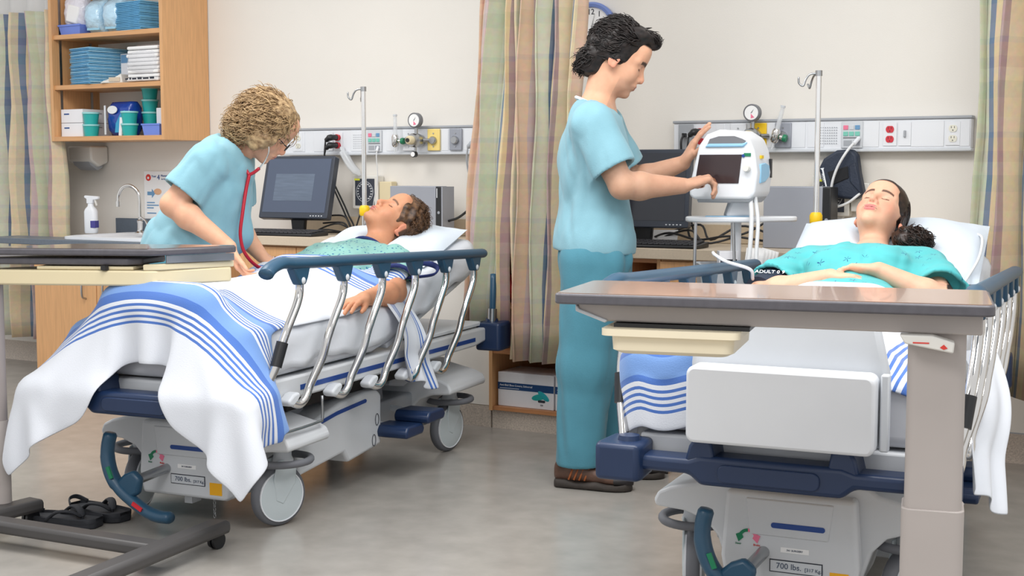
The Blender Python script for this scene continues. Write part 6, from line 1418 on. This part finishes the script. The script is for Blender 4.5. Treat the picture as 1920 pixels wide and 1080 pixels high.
bk = MB().loft([[(x, y, z) for x, y in rrect(-w, w, -.09, .09, .02)] for w, z in ((.13, .70), (.145, .82), (.14, .82), (.125, .705))]).build('basket', M_lgrey, t, smooth=40)
for x in (-.16, -.02): MB().tube([(x, -.06, .975), (x * 1.1 + .01, -.07, .70)], .006, 8).build('support_rod', M_steel, t)
MB().tube(spline([(.03, -.11, 1.09), (.035, -.125, 1.0), (.03, -.13, .88), (.02, -.12, .78)], 8), .0085, 10).build('coiled_cord', M_tubing, t, smooth=180); MB().tube(spline([(.05, -.11, 1.07), (.06, -.12, .98), (.055, -.125, .86), (.06, -.12, .77)], 8), .0075, 10).build('coiled_cord', M_tubing, t, smooth=180)
MB().prism([(0, -.012), (.012, -.012), (.01, .03), (.005, .045), (0, .03)], -.01, .01, 'Y').build('probe_holder', M_grey, t)
# the monitor itself, turned toward the nurse and the viewer
v = thing('vital_signs_monitor', 'white portable vital signs monitor with blue handle under the nurse hand', 'monitor', (1.445, -.845, 1.06), 0)
prof = [(-.148, .015), (-.13, 0), (.09, 0), (.11, .02), (.118, .1), (.105, .18), (.085, .225), (.04, .252), (-.03, .257), (-.08, .24), (-.11, .2), (-.14, .08)]
hs = MB().prism(prof, -.085, .085, 'Y').build('housing', M_white, v, bevel=.02, seg=4)
MB().prism([(-.115, -.012), (.085, -.012), (.105, .012), (-.125, .012)], -.075, .075, 'Y').build('base_shell', M_grey, v, bevel=.008)
MB().prism([(-.122, .06), (.048, .06), (.06, .165), (-.104, .165)], -.0885, -.08, 'Y').build('screen', M_vscreen, v, bevel=.001)
MB().prism([(-.075, .2), (.06, .2), (.075, .214), (.06, .222), (.03, .232), (-.03, .232), (-.065, .222)], -.0875, -.08, 'Y').build('handle_recess', M_mgrey, v)
MB().prism([(-.083, .192), (.066, .192), (.082, .21), (.062, .205), (-.07, .205)], -.093, -.08, 'Y').build('handle_grip', M_hblue, v, bevel=.004)
MB().box(.068, .094, -.0885, -.085, .158, .17).build('green_label', M_green, v); MB().lathe([(0, -.108), (.011, -.108), (.013, -.1), (.013, -.085), (0, -.085)], 18, (.082, 0, .115), 'Y').build('knob', M_offw, v, smooth=40)
MB().lathe([(0, -.09), (.006, -.09), (.006, -.085), (0, -.085)], 12, (.066, 0, .16), 'Y').build('blue_port', M_stripe, v)
MB().prism([(-.05, .06), (.0, .065), (.045, .085), (.045, .125), (.0, .135), (-.05, .13)], .113, .121, 'X').build('side_panel', M_hblue, v, bevel=.003)
MB().box(.110, .1165, -.035, -.01, .150, .162).build('yellow_label', M_yellow, v); MB().box(.112, .12, .06, .075, .08, .15).build('port_block', M_black, v)
for k in range(2): MB().prism([(-.02 - k * .1, .0), (.03 - k * .1, .0), (.025 - k * .1, -.012), (-.015 - k * .1, -.012)], -.07, -.05, 'Y').build('foot_pad', M_grey, v)
# papers and cartons in the basket
c = carton('supply_box', 'white carton with red and black print in the stand basket', 1.42, -.84, .706, .07, .06, .16, (.08, .13, M_ink), rz=30)
for k in range(5):
    o = MB().grid([[(x, .004 * math.sin(x * 30) + .01 * z, z) for x in np.linspace(-.035, .035, 8)] for z in np.linspace(0, .17, 6)]).build('paper_sheet', M_paper, smooth=180, solid=.001); o.location = (1.50 + .006 * k, -.82 + .008 * k, .706); o.rotation_euler = (0, R(8 + 2 * k), R(20 + 4 * k)); tag(o, ('front', 'second', 'third', 'fourth', 'rearmost')[k] + ' printed white leaflet standing in the stand basket', 'paper', 'leaflets in the stand basket')
